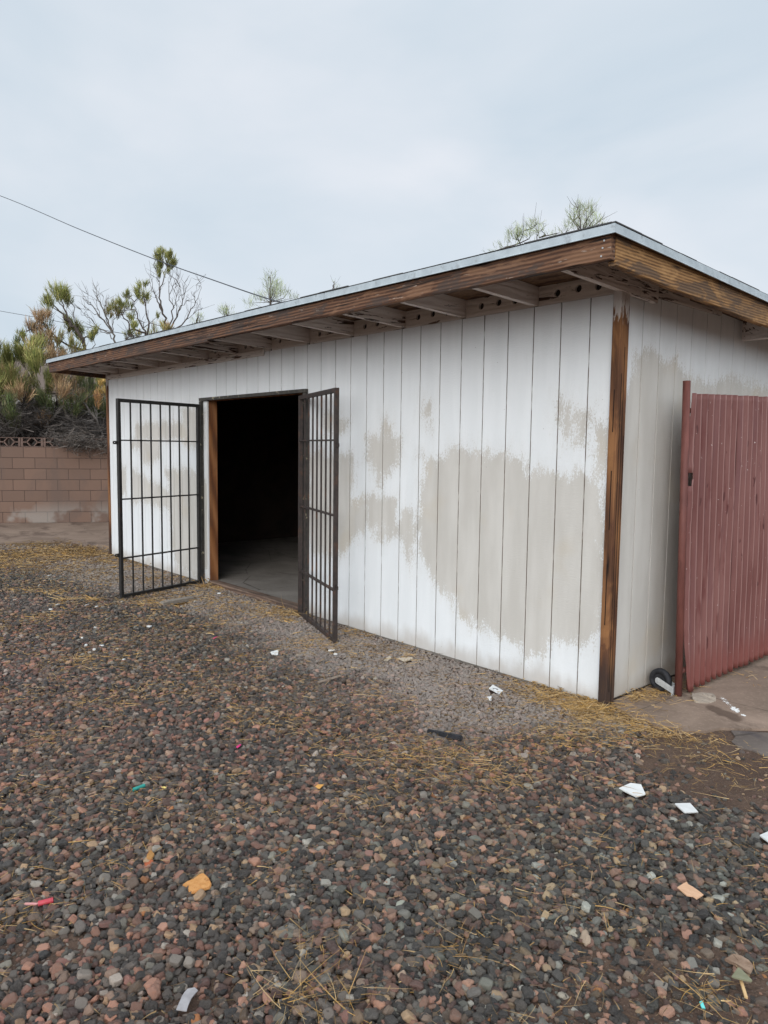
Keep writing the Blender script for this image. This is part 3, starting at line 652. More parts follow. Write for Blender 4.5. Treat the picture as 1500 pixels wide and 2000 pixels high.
sheet_red(0.510, 1.175, 0.0, 3, True); sheet_red(1.12, 1.76, 0.0035, 8); sheet_red(1.70, 2.34, 0.0, 14); sheet_red(2.28, 2.92, 0.0035, 21)
def pole(name, pts, r_, parent=gate, mat='redpipe', n=14):
    bm = bmesh.new(); tube_bm(bm, pts, [r_]*len(pts), n); o = done(bm, name, M[mat], parent, fn=gl)
    for p_ in o.data.polygons: p_.use_smooth = len(p_.vertices) == 4
    return o
pole('frame_post', [(0.221, 0.508, 0.014), (0.185, 0.497, 1.935)], 0.0225)
pole('frame_post', [(0.215, 2.90, 0.05), (0.178, 2.90, 1.98)], 0.024)
for z_ in (0.16, 1.02, 1.76): pole('frame_rail', [(0.219-0.0187*z_, 0.52, z_), (0.217-0.0187*z_, 2.88, z_+0.05)], 0.016)
# caster wheel at the free end
cw = pole('caster_wheel', [(0.103, 0.478, 0.0855), (0.103, 0.482, 0.0855)], 0.012, mat='zinc')
bm = bmesh.new(); n_ = 32; prof = [(0.040, -0.017), (0.056, -0.021), (0.066, -0.018), (0.0715, -0.008), (0.0715, 0.008), (0.066, 0.018), (0.056, 0.0225), (0.040, 0.017)]
rings = [[bm.verts.new((0.103+r_*math.cos(6.28318*k_/n_), 0.506+d_, 0.0855+r_*math.sin(6.28318*k_/n_))) for r_, d_ in prof] for k_ in range(n_)]
for k_ in range(n_):
    for i in range(8): bm.faces.new((rings[k_][i], rings[k_][(i+1) % 8], rings[(k_+1) % n_][(i+1) % 8], rings[(k_+1) % n_][i]))
done(bm, 'tyre', M['rubber'], cw, smooth=True, fn=gl)
bm = bmesh.new(); cyl_bm(bm, (0.103, 0.494, 0.0855), (0.103, 0.518, 0.0855), 0.0405, n=24); done(bm, 'rim', M['rubber'], cw, fn=gl)
bm = bmesh.new()
for yy in (0.472, 0.534):
    pts = [(0.092, 0.0635), (0.20, 0.042), (0.20, 0.078), (0.103, 0.108), (0.09, 0.104), (0.083, 0.092), (0.083, 0.075)]
    pts = [(0.205, 0.028), (0.205, 0.066), (0.110, 0.104), (0.098, 0.106), (0.088, 0.099), (0.084, 0.087), (0.088, 0.074), (0.098, 0.066)]
    a = [bm.verts.new((x_, yy-0.002, z_)) for x_, z_ in pts]; b = [bm.verts.new((x_, yy+0.002, z_)) for x_, z_ in pts]
    bm.faces.new(a); bm.faces.new(b[::-1])
    for i in range(len(pts)): bm.faces.new((a[i], a[(i+1) % len(pts)], b[(i+1) % len(pts)], b[i]))
box_bm(bm, (0.196, 0.468, 0.016), (0.2, 0.538, 0.075))
done(bm, 'fork', M['zinc'], cw, fn=gl)
bm = bmesh.new(); cyl_bm(bm, (0.101, 0.465, 0.0865), (0.101, 0.470, 0.0865), 0.009, n=6); done(bm, 'bolt', M['zinc'], cw, fn=gl)

# ---------------------------------------------------------------- block wall at the back
BWA = math.atan2(1.683, 0.879)
bw = tag(empty('block_wall', (-12.61, -0.162, 0)), 'brown concrete block wall topped by a course of patterned breeze blocks', 'wall'); bw.rotation_euler.z = BWA
box('block_courses', (-9.0, 0.0, -0.05), (9.0, 0.15, 1.441), M['blocks'], bw, 0)
def breeze(x0):
    bm = bmesh.new(); W_, z0, z1 = 0.386, 1.4465, 1.616; zc = (z0+z1)/2; th = (0.012, 0.138)
    def bar(p, q, t_):
        p, q = Vector((p[0], 0, p[1])), Vector((q[0], 0, q[1])); d_ = (q-p).normalized(); n2 = Vector((-d_.z, 0, d_.x))*t_/2
        for s in ():
            pass
        v_ = [bm.verts.new((c.x, y_, c.z)) for y_ in th for c in (p+n2, q+n2, q-n2, p-n2)]
        for f_ in ((0, 1, 2, 3), (7, 6, 5, 4), (0, 4, 5, 1), (1, 5, 6, 2), (2, 6, 7, 3), (3, 7, 4, 0)): bm.faces.new([v_[k_] for k_ in f_])
    for xx in (x0+0.019, x0+W_-0.022): bar((xx, z0), (xx, z1), 0.036)
    bar((x0+0.037, z0+0.006), (x0+W_-0.04, z0+0.006), 0.011); bar((x0+0.037, z1-0.006), (x0+W_-0.04, z1-0.006), 0.011)
    cx = x0+W_/2
    bar((x0+0.037, zc), (x0+0.105, zc), 0.022); bar((x0+W_-0.04, zc), (x0+W_-0.108, zc), 0.022)
    for sx in (-1, 1):
        for sz in (-1, 1): bar((cx+sx*0.092, zc), (cx+sx*0.030, zc+sz*0.074), 0.02)
    return done(bm, 'breeze_block', M['breeze'], bw)
for i in range(-6, 12): breeze(0.005+0.390*i)

# ---------------------------------------------------------------- neighbour house, cables
hs = tag(empty('neighbor_house', (-26.5, 3.5, 0)), 'pale house with low brown roof glimpsed behind the bushes past the block wall', 'house'); hs.rotation_euler.z = R(66)
box('wall', (-9, 0, 0), (3.6, 6.0, 3.30), M['stucco'], hs, 0.01)
bm = bmesh.new()
pr = [(-0.5, 3.30), (3.0, 4.72), (6.5, 3.30), (6.5, 3.42), (3.0, 4.86), (-0.5, 3.42)]
a = [bm.verts.new((-9.5, y_, z_)) for y_, z_ in pr]; b = [bm.verts.new((3.9, y_, z_)) for y_, z_ in pr]
bm.faces.new(a); bm.faces.new(b[::-1])
for i in range(6): bm.faces.new((a[i], a[(i+1) % 6], b[(i+1) % 6], b[i]))
done(bm, 'roof', M['brownroof'], hs)
bm = bmesh.new(); 
for x_ in (3.601,): 
    v_ = [bm.verts.new(q) for q in ((3.55, 0.0, 3.30), (3.55, 6.0, 3.30), (3.55, 3.0, 4.5), (3.60, 0.0, 3.30), (3.60, 6.0, 3.30), (3.60, 3.0, 4.5))]
    for f_ in ((0, 2, 1), (3, 4, 5), (0, 1, 4, 3), (1, 2, 5, 4), (2, 0, 3, 5)): bm.faces.new([v_[k_] for k_ in f_])
done(bm, 'gable', M['stucco'], hs)
box('window', (-1.6, -0.03, 1.1), (-0.4, 0.02, 2.2), M['rubber'], hs, 0.0)
def cable(name, pts, r_, label):
    P = [Vector(p) for p in pts]; out = []
    for i in range(len(P)-1):
        p0, p1, p2, p3 = P[max(i-1, 0)], P[i], P[i+1], P[min(i+2, len(P)-1)]
        for k_ in range(8):
            t = k_/8; out.append(0.5*((2*p1)+(p2-p0)*t+(2*p0-5*p1+4*p2-p3)*t*t+(3*p1-p0-3*p2+p3)*t**3))
    out.append(P[-1]); bm = bmesh.new(); tube_bm(bm, out, [r_]*len(out), 6); o = done(bm, name, M['cable'], None, smooth=True)
    return tag(o, label, 'cable')
cable('utility_cable', [(-40.0, 1.6, 14.6), (-26.88, 3.01, 10.3), (-18.42, 3.5, 7.24), (-14.09, 3.57, 5.73), (-10.85, 3.36, 4.7), (-8.19, 2.95, 3.91), (-7.0, 2.80, 3.62), (-6.4, 2.75, 3.5)], 0.011, 'thick overhead cable slanting down across the sky to the shed roof')
cable('utility_cable', [(-40.0, 2.9, 8.6), (-28.86, 3.33, 6.56), (-22.62, 3.49, 5.45), (-18.44, 3.45, 4.7), (-15.27, 3.36, 4.15), (-13.64, 3.34, 3.89), (-9.0, 3.2, 3.3), (-6.4, 2.77, 3.35)], 0.008, 'thin lower cable passing behind the bush tops to the roof')
bm = bmesh.new(); cyl_bm(bm, (-6.38, 2.76, 2.40), (-6.38, 2.76, 3.55), 0.03, n=10); done(bm, 'service_mast', M['galv'], shed)

# plants: (name, label, limbs [(points, radius)], tufts [(centre, radius, blades, colour key, lean)])
VEG = [
('desert_broom', 'bushy green desert broom spilling over the left end of the block wall', [([(-13.14, 0.27, 1.12), (-13.16, 0.27, 1.56), (-13.16, 0.4, 2.16), (-13.13, 0.6, 2.76)], 0.05), ([(-13.14, 0.27, 1.17), (-13.2, 0.22, 1.76), (-13.28, 0.12, 2.44), (-13.35, 0.02, 3.12)], 0.05), ([(-13.13, 0.32, 1.17), (-13.12, 0.56, 1.67), (-13.04, 1.03, 2.28), (-12.98, 1.43, 3.01)], 0.04)], [((-13.57, 0.35, 3.17), 0.36, 500, 'g', (0, -1)), ((-13.31, 0.57, 3.26), 0.31, 420, 'g', (0, -1)), ((-13.62, 0.08, 2.95), 0.45, 500, 'g', (0, -1)), ((-12.57, 0.58, 2.96), 0.31, 380, 'g', (0, -1)), ((-13.09, 0.31, 2.74), 0.4, 500, 'gy', (0, -1)), ((-13.41, 0.96, 2.75), 0.33, 420, 'g', (0, -1)), ((-13.34, 0.09, 2.44), 0.38, 380, 'gy', (0, -1)), ((-13.44, 0.68, 2.43), 0.36, 420, 'dg', (0, -1)), ((-12.53, 0.98, 2.85), 0.29, 280, 'b', (0, -1)), ((-12.93, 0.9, 2.37), 0.33, 380, 'dg', (0, -1)), ((-13.01, -0.25, 2.5), 0.45, 400, 'g', (0, -1)), ((-12.9, 1.24, 2.54), 0.27, 260, 'b', (0, -1)), ((-13.08, 0.74, 3.48), 0.22, 200, 'g', (0, -1)), ((-12.66, 0.18, 2.13), 0.4, 250, 'dg', (0, -1)), ((-12.96, -0.19, 3.26), 0.36, 320, 'g', (0, -1)), ((-12.63, 1.19, 2.28), 0.27, 220, 'dg', (0, -1)), ((-13.14, 1.68, 2.63), 0.31, 300, 'dg', (0, -1)), ((-12.92, 1.86, 2.78), 0.2, 200, 'g', (0, -1)), ((-12.63, 0.83, 3.13), 0.29, 240, 'b', (0, -1)), ((-13.15, 1.28, 3.06), 0.27, 240, 'b', (0, -1)), ((-12.71, 0.49, 3.21), 0.27, 200, 'gy', (0, -1)), ((-13.27, 0.22, 2.79), 0.31, 260, 'gy', (0, -1)), ((-12.73, 0.34, 2.48), 0.27, 180, 'b', (0, -1)), ((-12.44, 0.9, 2.55), 0.27, 200, 'b', (0, -1)), ((-13.16, 1.48, 2.88), 0.22, 200, 'gy', (0, -1)), ((-12.93, -0.08, 3.17), 0.27, 200, 'gy', (0, -1))]),
('desert_broom', 'leaning desert broom with a rust brown dead spray beside green tufts', [([(-13.63, 2.04, 1.37), (-13.62, 2.0, 2.67), (-13.63, 1.89, 3.41), (-13.64, 1.77, 3.72), (-13.67, 1.58, 3.97), (-13.72, 1.35, 4.22), (-13.73, 1.2, 4.39)], 0.06), ([(-13.78, 1.62, 3.98), (-13.96, 1.53, 4.36), (-14.12, 1.51, 4.65)], 0.025), ([(-13.7, 1.84, 3.61), (-13.86, 1.74, 3.95), (-13.98, 1.72, 4.23)], 0.025), ([(-13.68, 1.91, 3.42), (-13.78, 1.4, 3.61), (-13.86, 0.93, 3.86)], 0.03), ([(-13.72, 1.8, 3.68), (-13.79, 2.02, 3.82), (-13.89, 2.14, 3.95)], 0.02), ([(-13.85, 1.42, 3.62), (-13.94, 1.15, 3.89), (-13.99, 1.02, 4.14)], 0.015)], [((-14.03, 1.42, 4.59), 0.26, 330, 'g', (0, -1)), ((-13.62, 1.15, 4.35), 0.19, 170, 'g', (0, -1)), ((-14.22, 1.7, 4.58), 0.17, 130, 'g', (0, -1)), ((-13.95, 1.73, 4.09), 0.2, 230, 'g', (0, -1)), ((-14.26, 1.65, 3.99), 0.18, 160, 'gy', (0, -1)), ((-14.09, 1.93, 3.89), 0.24, 200, 'g', (0, -1)), ((-13.46, 1.92, 3.77), 0.18, 160, 'g', (0, -1)), ((-13.88, 0.84, 3.85), 0.21, 160, 'b', (0, -1)), ((-13.64, 0.95, 3.99), 0.21, 170, 'b', (0, -1)), ((-13.61, 1.0, 3.69), 0.24, 200, 'b', (0, -1)), ((-13.63, 0.62, 3.65), 0.15, 120, 'g', (0, -1)), ((-13.68, 1.27, 3.67), 0.21, 150, 'gy', (0, -1)), ((-14.18, 0.67, 3.61), 0.12, 80, 'dg', (0, -1)), ((-13.52, 0.77, 3.5), 0.21, 150, 'b', (0, -1)), ((-14.1, 1.21, 4.15), 0.17, 80, 'b', (0, -1)), ((-13.72, 1.27, 3.37), 0.28, 220, 'b', (0, -1)), ((-13.6, 1.55, 3.48), 0.26, 220, 'gy', (0, -1)), ((-14.22, 1.29, 3.99), 0.14, 60, 'dg', (0, -1))]),
('bare_shrub', 'leafless grey shrub fanning out between two green brooms above the shed roof', [([(-14.05, 2.63, 2.73), (-14.05, 2.62, 3.72), (-14.07, 2.58, 3.96), (-14.14, 2.37, 4.28), (-14.21, 2.18, 4.52), (-14.27, 2.01, 4.68)], 0.028), ([(-14.07, 2.58, 3.96), (-14.08, 2.46, 4.34), (-14.1, 2.3, 4.65), (-14.1, 2.17, 4.84)], 0.02), ([(-14.07, 2.58, 3.96), (-14.16, 2.34, 4.05), (-14.23, 2.12, 4.28), (-14.25, 2.05, 4.36)], 0.016), ([(-14.06, 2.6, 3.91), (-14.12, 2.63, 4.19), (-14.17, 2.66, 4.37)], 0.012), ([(-14.12, 2.44, 4.17), (-14.05, 2.26, 4.47), (-13.94, 2.17, 4.71)], 0.01), ([(-14.15, 2.38, 4.28), (-14.35, 2.25, 4.38), (-14.53, 2.15, 4.54)], 0.01), ([(-14.1, 2.49, 4.15), (-13.99, 2.4, 4.48), (-13.88, 2.29, 4.75)], 0.01), ([(-14.06, 2.61, 3.83), (-14.17, 2.46, 3.98), (-14.29, 2.28, 4.06), (-14.39, 2.15, 4.19)], 0.012), ([(-14.11, 2.48, 4.34), (-14.21, 2.5, 4.58), (-14.29, 2.6, 4.82)], 0.008), ([(-14.22, 2.19, 4.53), (-14.1, 2.08, 4.63), (-13.97, 2.02, 4.73)], 0.007), ([(-14.17, 2.32, 4.66), (-14.25, 2.34, 4.82), (-14.35, 2.33, 4.96)], 0.006), ([(-14.24, 2.12, 4.28), (-14.24, 2.01, 4.33), (-14.22, 1.93, 4.45)], 0.006)], []),
('desert_broom', 'open desert broom with olive and yellowish tufts behind the roof edge', [([(-13.52, 3.13, 2.51), (-13.53, 3.13, 3.85), (-13.57, 3.08, 4.07), (-13.64, 2.94, 4.45), (-13.66, 2.92, 4.62)], 0.03), ([(-13.53, 3.11, 3.96), (-13.56, 2.78, 4.04), (-13.53, 2.61, 4.29), (-13.46, 2.5, 4.42)], 0.025), ([(-13.52, 3.12, 3.85), (-13.41, 3.15, 4.17), (-13.37, 3.02, 4.59), (-13.29, 2.97, 4.79)], 0.025), ([(-13.59, 2.97, 3.84), (-13.58, 2.73, 3.87), (-13.51, 2.65, 3.75)], 0.02)], [((-14.18, 2.73, 4.49), 0.2, 210, 'gy', (0, -1)), ((-13.42, 2.57, 4.52), 0.14, 130, 'g', (0, -1)), ((-14.05, 2.52, 4.37), 0.12, 100, 'gy', (0, -1)), ((-14.08, 2.9, 4.81), 0.13, 110, 'g', (0, -1)), ((-14.07, 2.97, 4.57), 0.1, 60, 'g', (0, -1)), ((-13.42, 2.97, 4.79), 0.18, 170, 'g', (0, -1)), ((-13.38, 3.08, 4.65), 0.14, 110, 'g', (0, -1)), ((-13.56, 3.09, 4.98), 0.11, 70, 'g', (0, -1)), ((-13.89, 2.96, 4.34), 0.14, 110, 'g', (0, -1)), ((-13.26, 2.74, 4.0), 0.14, 120, 'g', (0, -1)), ((-13.9, 2.87, 3.92), 0.13, 110, 'g', (0, -1)), ((-13.87, 3.06, 3.99), 0.12, 70, 'gy', (0, -1)), ((-13.79, 3.41, 4.02), 0.17, 90, 'gy', (0, -1)), ((-12.96, 3.25, 3.97), 0.17, 110, 'gy', (0, -1)), ((-13.84, 3.5, 4.38), 0.1, 40, 'g', (0, -1)), ((-12.95, 3.39, 4.04), 0.12, 60, 'b', (0, -1))]),
('desert_broom', 'tallest thin desert broom with one green tuft atop bare twigs', [([(-14.15, 3.92, 2.58), (-14.12, 3.93, 4.12), (-14.16, 3.81, 4.57), (-14.17, 3.74, 4.91), (-14.11, 3.82, 5.32), (-14.06, 3.88, 5.61)], 0.035), ([(-14.2, 3.82, 4.56), (-14.26, 3.73, 4.81), (-14.32, 3.66, 5.04), (-14.35, 3.63, 5.33)], 0.02), ([(-14.14, 3.94, 4.18), (-14.11, 4.19, 4.62), (-14.16, 4.29, 4.93), (-14.22, 4.35, 5.24)], 0.02), ([(-14.14, 3.94, 4.12), (-13.96, 4.24, 4.37), (-13.83, 4.44, 4.79), (-13.73, 4.55, 5.14)], 0.02), ([(-14.14, 3.94, 4.18), (-14.17, 4.07, 4.73), (-14.29, 4.02, 5.09), (-14.35, 4.09, 5.46)], 0.018), ([(-14.22, 3.76, 4.92), (-14.24, 3.75, 5.27), (-14.26, 3.74, 5.45)], 0.012), ([(-14.06, 4.1, 4.48), (-14.01, 4.08, 4.82), (-13.97, 4.03, 5.16)], 0.01), ([(-14.01, 4.22, 4.84), (-13.93, 4.26, 5.07), (-13.86, 4.26, 5.32)], 0.009), ([(-13.88, 4.47, 4.8), (-13.81, 4.41, 5.01), (-13.67, 4.47, 5.27)], 0.009), ([(-14.04, 4.15, 4.63), (-13.85, 4.26, 4.82), (-13.72, 4.23, 4.98)], 0.008), ([(-14.13, 3.97, 5.0), (-13.98, 4.03, 5.22), (-13.86, 4.03, 5.43)], 0.008), ([(-14.08, 4.08, 5.16), (-14.09, 4.19, 5.37), (-14.16, 4.17, 5.5)], 0.007), ([(-14.28, 3.64, 5.03), (-14.44, 3.64, 5.23), (-14.57, 3.72, 5.5)], 0.008), ([(-13.99, 4.26, 4.4), (-13.77, 4.47, 4.61), (-13.62, 4.54, 4.71)], 0.008), ([(-14.1, 4.03, 4.71), (-13.91, 4.1, 4.93), (-13.78, 4.06, 5.13)], 0.008), ([(-13.82, 4.6, 5.16), (-13.95, 4.65, 5.31), (-14.1, 4.69, 5.45)], 0.005)], [((-14.27, 3.75, 5.85), 0.14, 140, 'g', (0, -1)), ((-14.1, 3.8, 5.88), 0.15, 150, 'g', (0, -1)), ((-13.87, 3.89, 5.81), 0.15, 150, 'g', (0, -1)), ((-14.29, 3.83, 5.67), 0.18, 160, 'g', (0, -1)), ((-14.43, 4.1, 5.73), 0.18, 150, 'g', (0, -1)), ((-14.03, 4.06, 5.73), 0.1, 70, 'g', (0, -1)), ((-14.15, 3.74, 5.43), 0.11, 60, 'g', (0, -1)), ((-13.76, 3.71, 5.39), 0.1, 50, 'g', (0, -1))]),
('palo_verde', 'smallest pale green palo verde top peeking over the roof beside the bare twigs', [([(-15.47, 5.31, 1.1), (-15.44, 5.33, 4.6), (-15.42, 5.32, 4.87)], 0.05)], [((-15.12, 5.22, 4.8), 0.14, 32, 'pv', (0, -1)), ((-15.77, 5.49, 4.72), 0.14, 32, 'pv', (0, -1)), ((-15.33, 5.14, 4.65), 0.14, 32, 'pv', (0, -1)), ((-15.36, 5.43, 4.71), 0.14, 32, 'pv', (0, -1)), ((-15.88, 5.6, 4.92), 0.14, 32, 'pv', (0, -1))]),
('palo_verde', 'small round palo verde top above the middle of the roof edge', [([(-15.56, 6.21, 1.1), (-15.67, 6.31, 4.91), (-15.8, 6.38, 5.3)], 0.05)], [((-15.86, 6.61, 5.0), 0.17, 52, 'pv', (0, -1)), ((-15.66, 6.28, 5.09), 0.17, 52, 'pv', (0, -1)), ((-15.51, 6.3, 5.08), 0.17, 52, 'pv', (0, -1)), ((-15.43, 6.1, 5.07), 0.17, 52, 'pv', (0, -1)), ((-15.23, 5.95, 5.03), 0.17, 52, 'pv', (0, -1))]),
('palo_verde', 'full palo verde crown with side sprigs where the cable meets the roof', [([(-15.37, 7.5, 1.1), (-15.39, 7.51, 5.47), (-15.41, 7.53, 6.16)], 0.05)], [((-15.04, 7.11, 5.53), 0.29, 68, 'pv', (0, -1)), ((-15.32, 7.67, 5.9), 0.29, 68, 'pv', (0, -1)), ((-15.05, 7.53, 5.6), 0.29, 68, 'pv', (0, -1)), ((-15.45, 7.7, 5.75), 0.29, 68, 'pv', (0, -1)), ((-15.27, 7.58, 5.88), 0.29, 68, 'pv', (0, -1)), ((-15.59, 7.74, 6.01), 0.29, 68, 'pv', (0, -1)), ((-15.5, 7.57, 5.67), 0.29, 68, 'pv', (0, -1)), ((-15.58, 7.73, 5.99), 0.29, 68, 'pv', (0, -1)), ((-15.09, 7.65, 5.7), 0.29, 68, 'pv', (0, -1)), ((-15.77, 7.13, 5.45), 0.29, 80, 'pv', (0, -1)), ((-15.74, 7.35, 5.6), 0.23, 60, 'pv', (0, -1)), ((-15.28, 8.24, 5.68), 0.23, 60, 'pv', (0, -1)), ((-15.0, 7.79, 5.67), 0.23, 70, 'pv', (0, -1)), ((-15.66, 7.69, 6.27), 0.23, 80, 'pv', (0, -1)), ((-15.74, 7.61, 6.1), 0.2, 60, 'pv', (0, -1))]),
('palo_verde', 'tiny faint sprig of a tree above the roof middle', [([(-15.94, 10.18, 1.08), (-16.01, 10.19, 6.28), (-16.07, 10.23, 6.57)], 0.05)], [((-16.1, 10.34, 6.34), 0.12, 12, 'pv', (0, -1)), ((-15.63, 10.03, 6.33), 0.12, 12, 'pv', (0, -1)), ((-16.18, 10.32, 6.54), 0.12, 12, 'pv', (0, -1)), ((-15.95, 10.29, 6.32), 0.12, 12, 'pv', (0, -1)), ((-16.1, 10.24, 6.39), 0.12, 12, 'pv', (0, -1))]),
('palo_verde', 'feathery palo verde crown right behind the shed corner', [([(-5.47, 7.83, 1.32), (-5.56, 7.75, 5.25), (-5.59, 7.71, 5.69), (-5.6, 7.69, 5.82)], 0.02), ([(-5.58, 7.76, 5.39), (-5.48, 7.87, 5.65), (-5.42, 7.96, 5.77)], 0.012), ([(-5.58, 7.76, 5.43), (-5.74, 7.75, 5.62), (-5.81, 7.8, 5.76)], 0.01), ([(-5.57, 7.76, 5.3), (-5.4, 7.93, 5.52), (-5.32, 8.03, 5.65)], 0.01)], [((-5.73, 7.92, 5.86), 0.21, 110, 'pv', (0, -1)), ((-5.23, 7.42, 5.62), 0.19, 100, 'pv', (0, -1)), ((-5.48, 7.41, 5.53), 0.18, 80, 'pv', (0, -1)), ((-5.35, 7.84, 5.59), 0.19, 80, 'pv', (0, -1)), ((-5.65, 7.89, 5.56), 0.21, 100, 'pv', (0, -1)), ((-5.14, 7.71, 5.45), 0.14, 50, 'pv', (0, -1)), ((-5.85, 7.79, 5.53), 0.16, 50, 'pv', (0, -1)), ((-5.53, 7.95, 5.5), 0.16, 60, 'pv', (0, -1))]),
('palo_verde', 'twin thin palo verde tops behind the roof left of the feathery crown', [([(-6.65, 7.59, 1.29), (-6.65, 7.41, 5.35), (-6.62, 7.26, 5.55)], 0.016), ([(-6.34, 7.83, 1.3), (-6.46, 7.73, 5.47), (-6.51, 7.68, 5.75)], 0.016), ([(-6.74, 7.52, 5.43), (-6.57, 7.44, 5.57)], 0.01)], [((-6.52, 7.13, 5.45), 0.2, 100, 'pv', (0, -1)), ((-6.61, 7.15, 5.38), 0.16, 60, 'pv', (0, -1)), ((-6.58, 7.41, 5.49), 0.16, 70, 'pv', (0, -1)), ((-6.32, 7.44, 5.61), 0.17, 80, 'pv', (0, -1)), ((-6.25, 7.51, 5.52), 0.15, 60, 'pv', (0, -1)), ((-6.29, 7.28, 5.41), 0.15, 50, 'pv', (0, -1)), ((-6.94, 7.31, 5.32), 0.16, 40, 'pv', (0, -1)), ((-6.99, 7.15, 5.23), 0.15, 30, 'pv', (0, -1)), ((-6.32, 7.98, 5.55), 0.14, 40, 'pv', (0, -1)), ((-6.2, 8.04, 5.57), 0.12, 30, 'pv', (0, -1)), ((-7.03, 6.94, 5.14), 0.12, 20, 'pv', (0, -1)), ((-6.85, 7.95, 5.78), 0.12, 40, 'pv', (0, -1))]),
('dead_brush', 'heap of dead grey twigs slumped over the block wall beneath the green bushes', [([(-12.62, 1.76, 1.12), (-12.65, 1.38, 1.68), (-12.65, 1.05, 2.17), (-12.57, 0.99, 2.46)], 0.03), ([(-12.65, 1.67, 1.17), (-12.81, 1.14, 1.73), (-12.98, 0.53, 2.01), (-13.05, 0.19, 2.15)], 0.03), ([(-12.56, 1.9, 1.28), (-12.6, 1.67, 1.99), (-12.68, 1.31, 2.48), (-12.75, 0.95, 2.52)], 0.03), ([(-12.77, 1.32, 1.27), (-12.87, 0.96, 1.49), (-12.98, 0.53, 1.76), (-13.1, 0.01, 1.9)], 0.02), ([(-13.02, 0.53, 1.37), (-12.87, 0.78, 1.87), (-12.68, 1.11, 2.27), (-12.39, 1.71, 2.49)], 0.025), ([(-13.15, 0.03, 2.14), (-13.1, 0.48, 2.26), (-13.03, 0.94, 2.43), (-12.95, 1.41, 2.55)], 0.02)], [((-12.89, 0.51, 2.01), 0.33, 420, 'd', (0, -1)), ((-12.66, 0.08, 1.89), 0.33, 420, 'd', (0, -1)), ((-13.02, 0.92, 1.79), 0.38, 420, 'd', (0, -1)), ((-12.39, 1.2, 1.78), 0.4, 360, 'd', (0, -1)), ((-12.69, 1.7, 1.79), 0.36, 320, 'd', (0, -1)), ((-11.87, 0.88, 1.59), 0.22, 130, 'd2', (0, -1)), ((-11.78, 1.13, 1.56), 0.24, 170, 'd2', (0, -1)), ((-11.7, 1.35, 1.5), 0.22, 160, 'd2', (0, -1)), ((-11.91, 0.74, 1.57), 0.14, 60, 'd2', (0, -1)), ((-11.83, 1.0, 1.46), 0.16, 90, 'd2', (0, -1)), ((-11.96, 0.59, 1.66), 0.16, 50, 'd2', (0, -1)), ((-12.99, -0.01, 2.09), 0.38, 340, 'd', (0, -1)), ((-13.29, -0.2, 1.94), 0.4, 340, 'd', (0, -1)), ((-13.02, 1.99, 2.22), 0.29, 240, 'dg', (0, -1)), ((-12.97, 1.71, 2.31), 0.29, 240, 'dg', (0, -1)), ((-12.87, 0.74, 1.99), 0.17, 120, 'o', (0, -1)), ((-13.26, 0.8, 1.93), 0.1, 60, 'o', (0, -1)), ((-12.85, 1.52, 2.35), 0.13, 110, 'o', (0, -1)), ((-12.52, 1.65, 2.39), 0.16, 120, 'o', (0, -1)), ((-12.25, 1.71, 2.54), 0.13, 100, 'oy', (0, -1)), ((-12.69, 1.83, 2.72), 0.12, 90, 'oy', (0, -1)), ((-12.89, 1.17, 2.03), 0.27, 220, 'd', (0, -1)), ((-13.02, 1.98, 1.7), 0.29, 220, 'd', (0, -1)), ((-13.3, 1.21, 2.3), 0.27, 150, 'dg', (0, -1)), ((-13.14, 0.49, 2.16), 0.33, 120, 'd', (0, -1)), ((-11.65, 1.49, 1.47), 0.16, 90, 'd2', (0, -1))]),
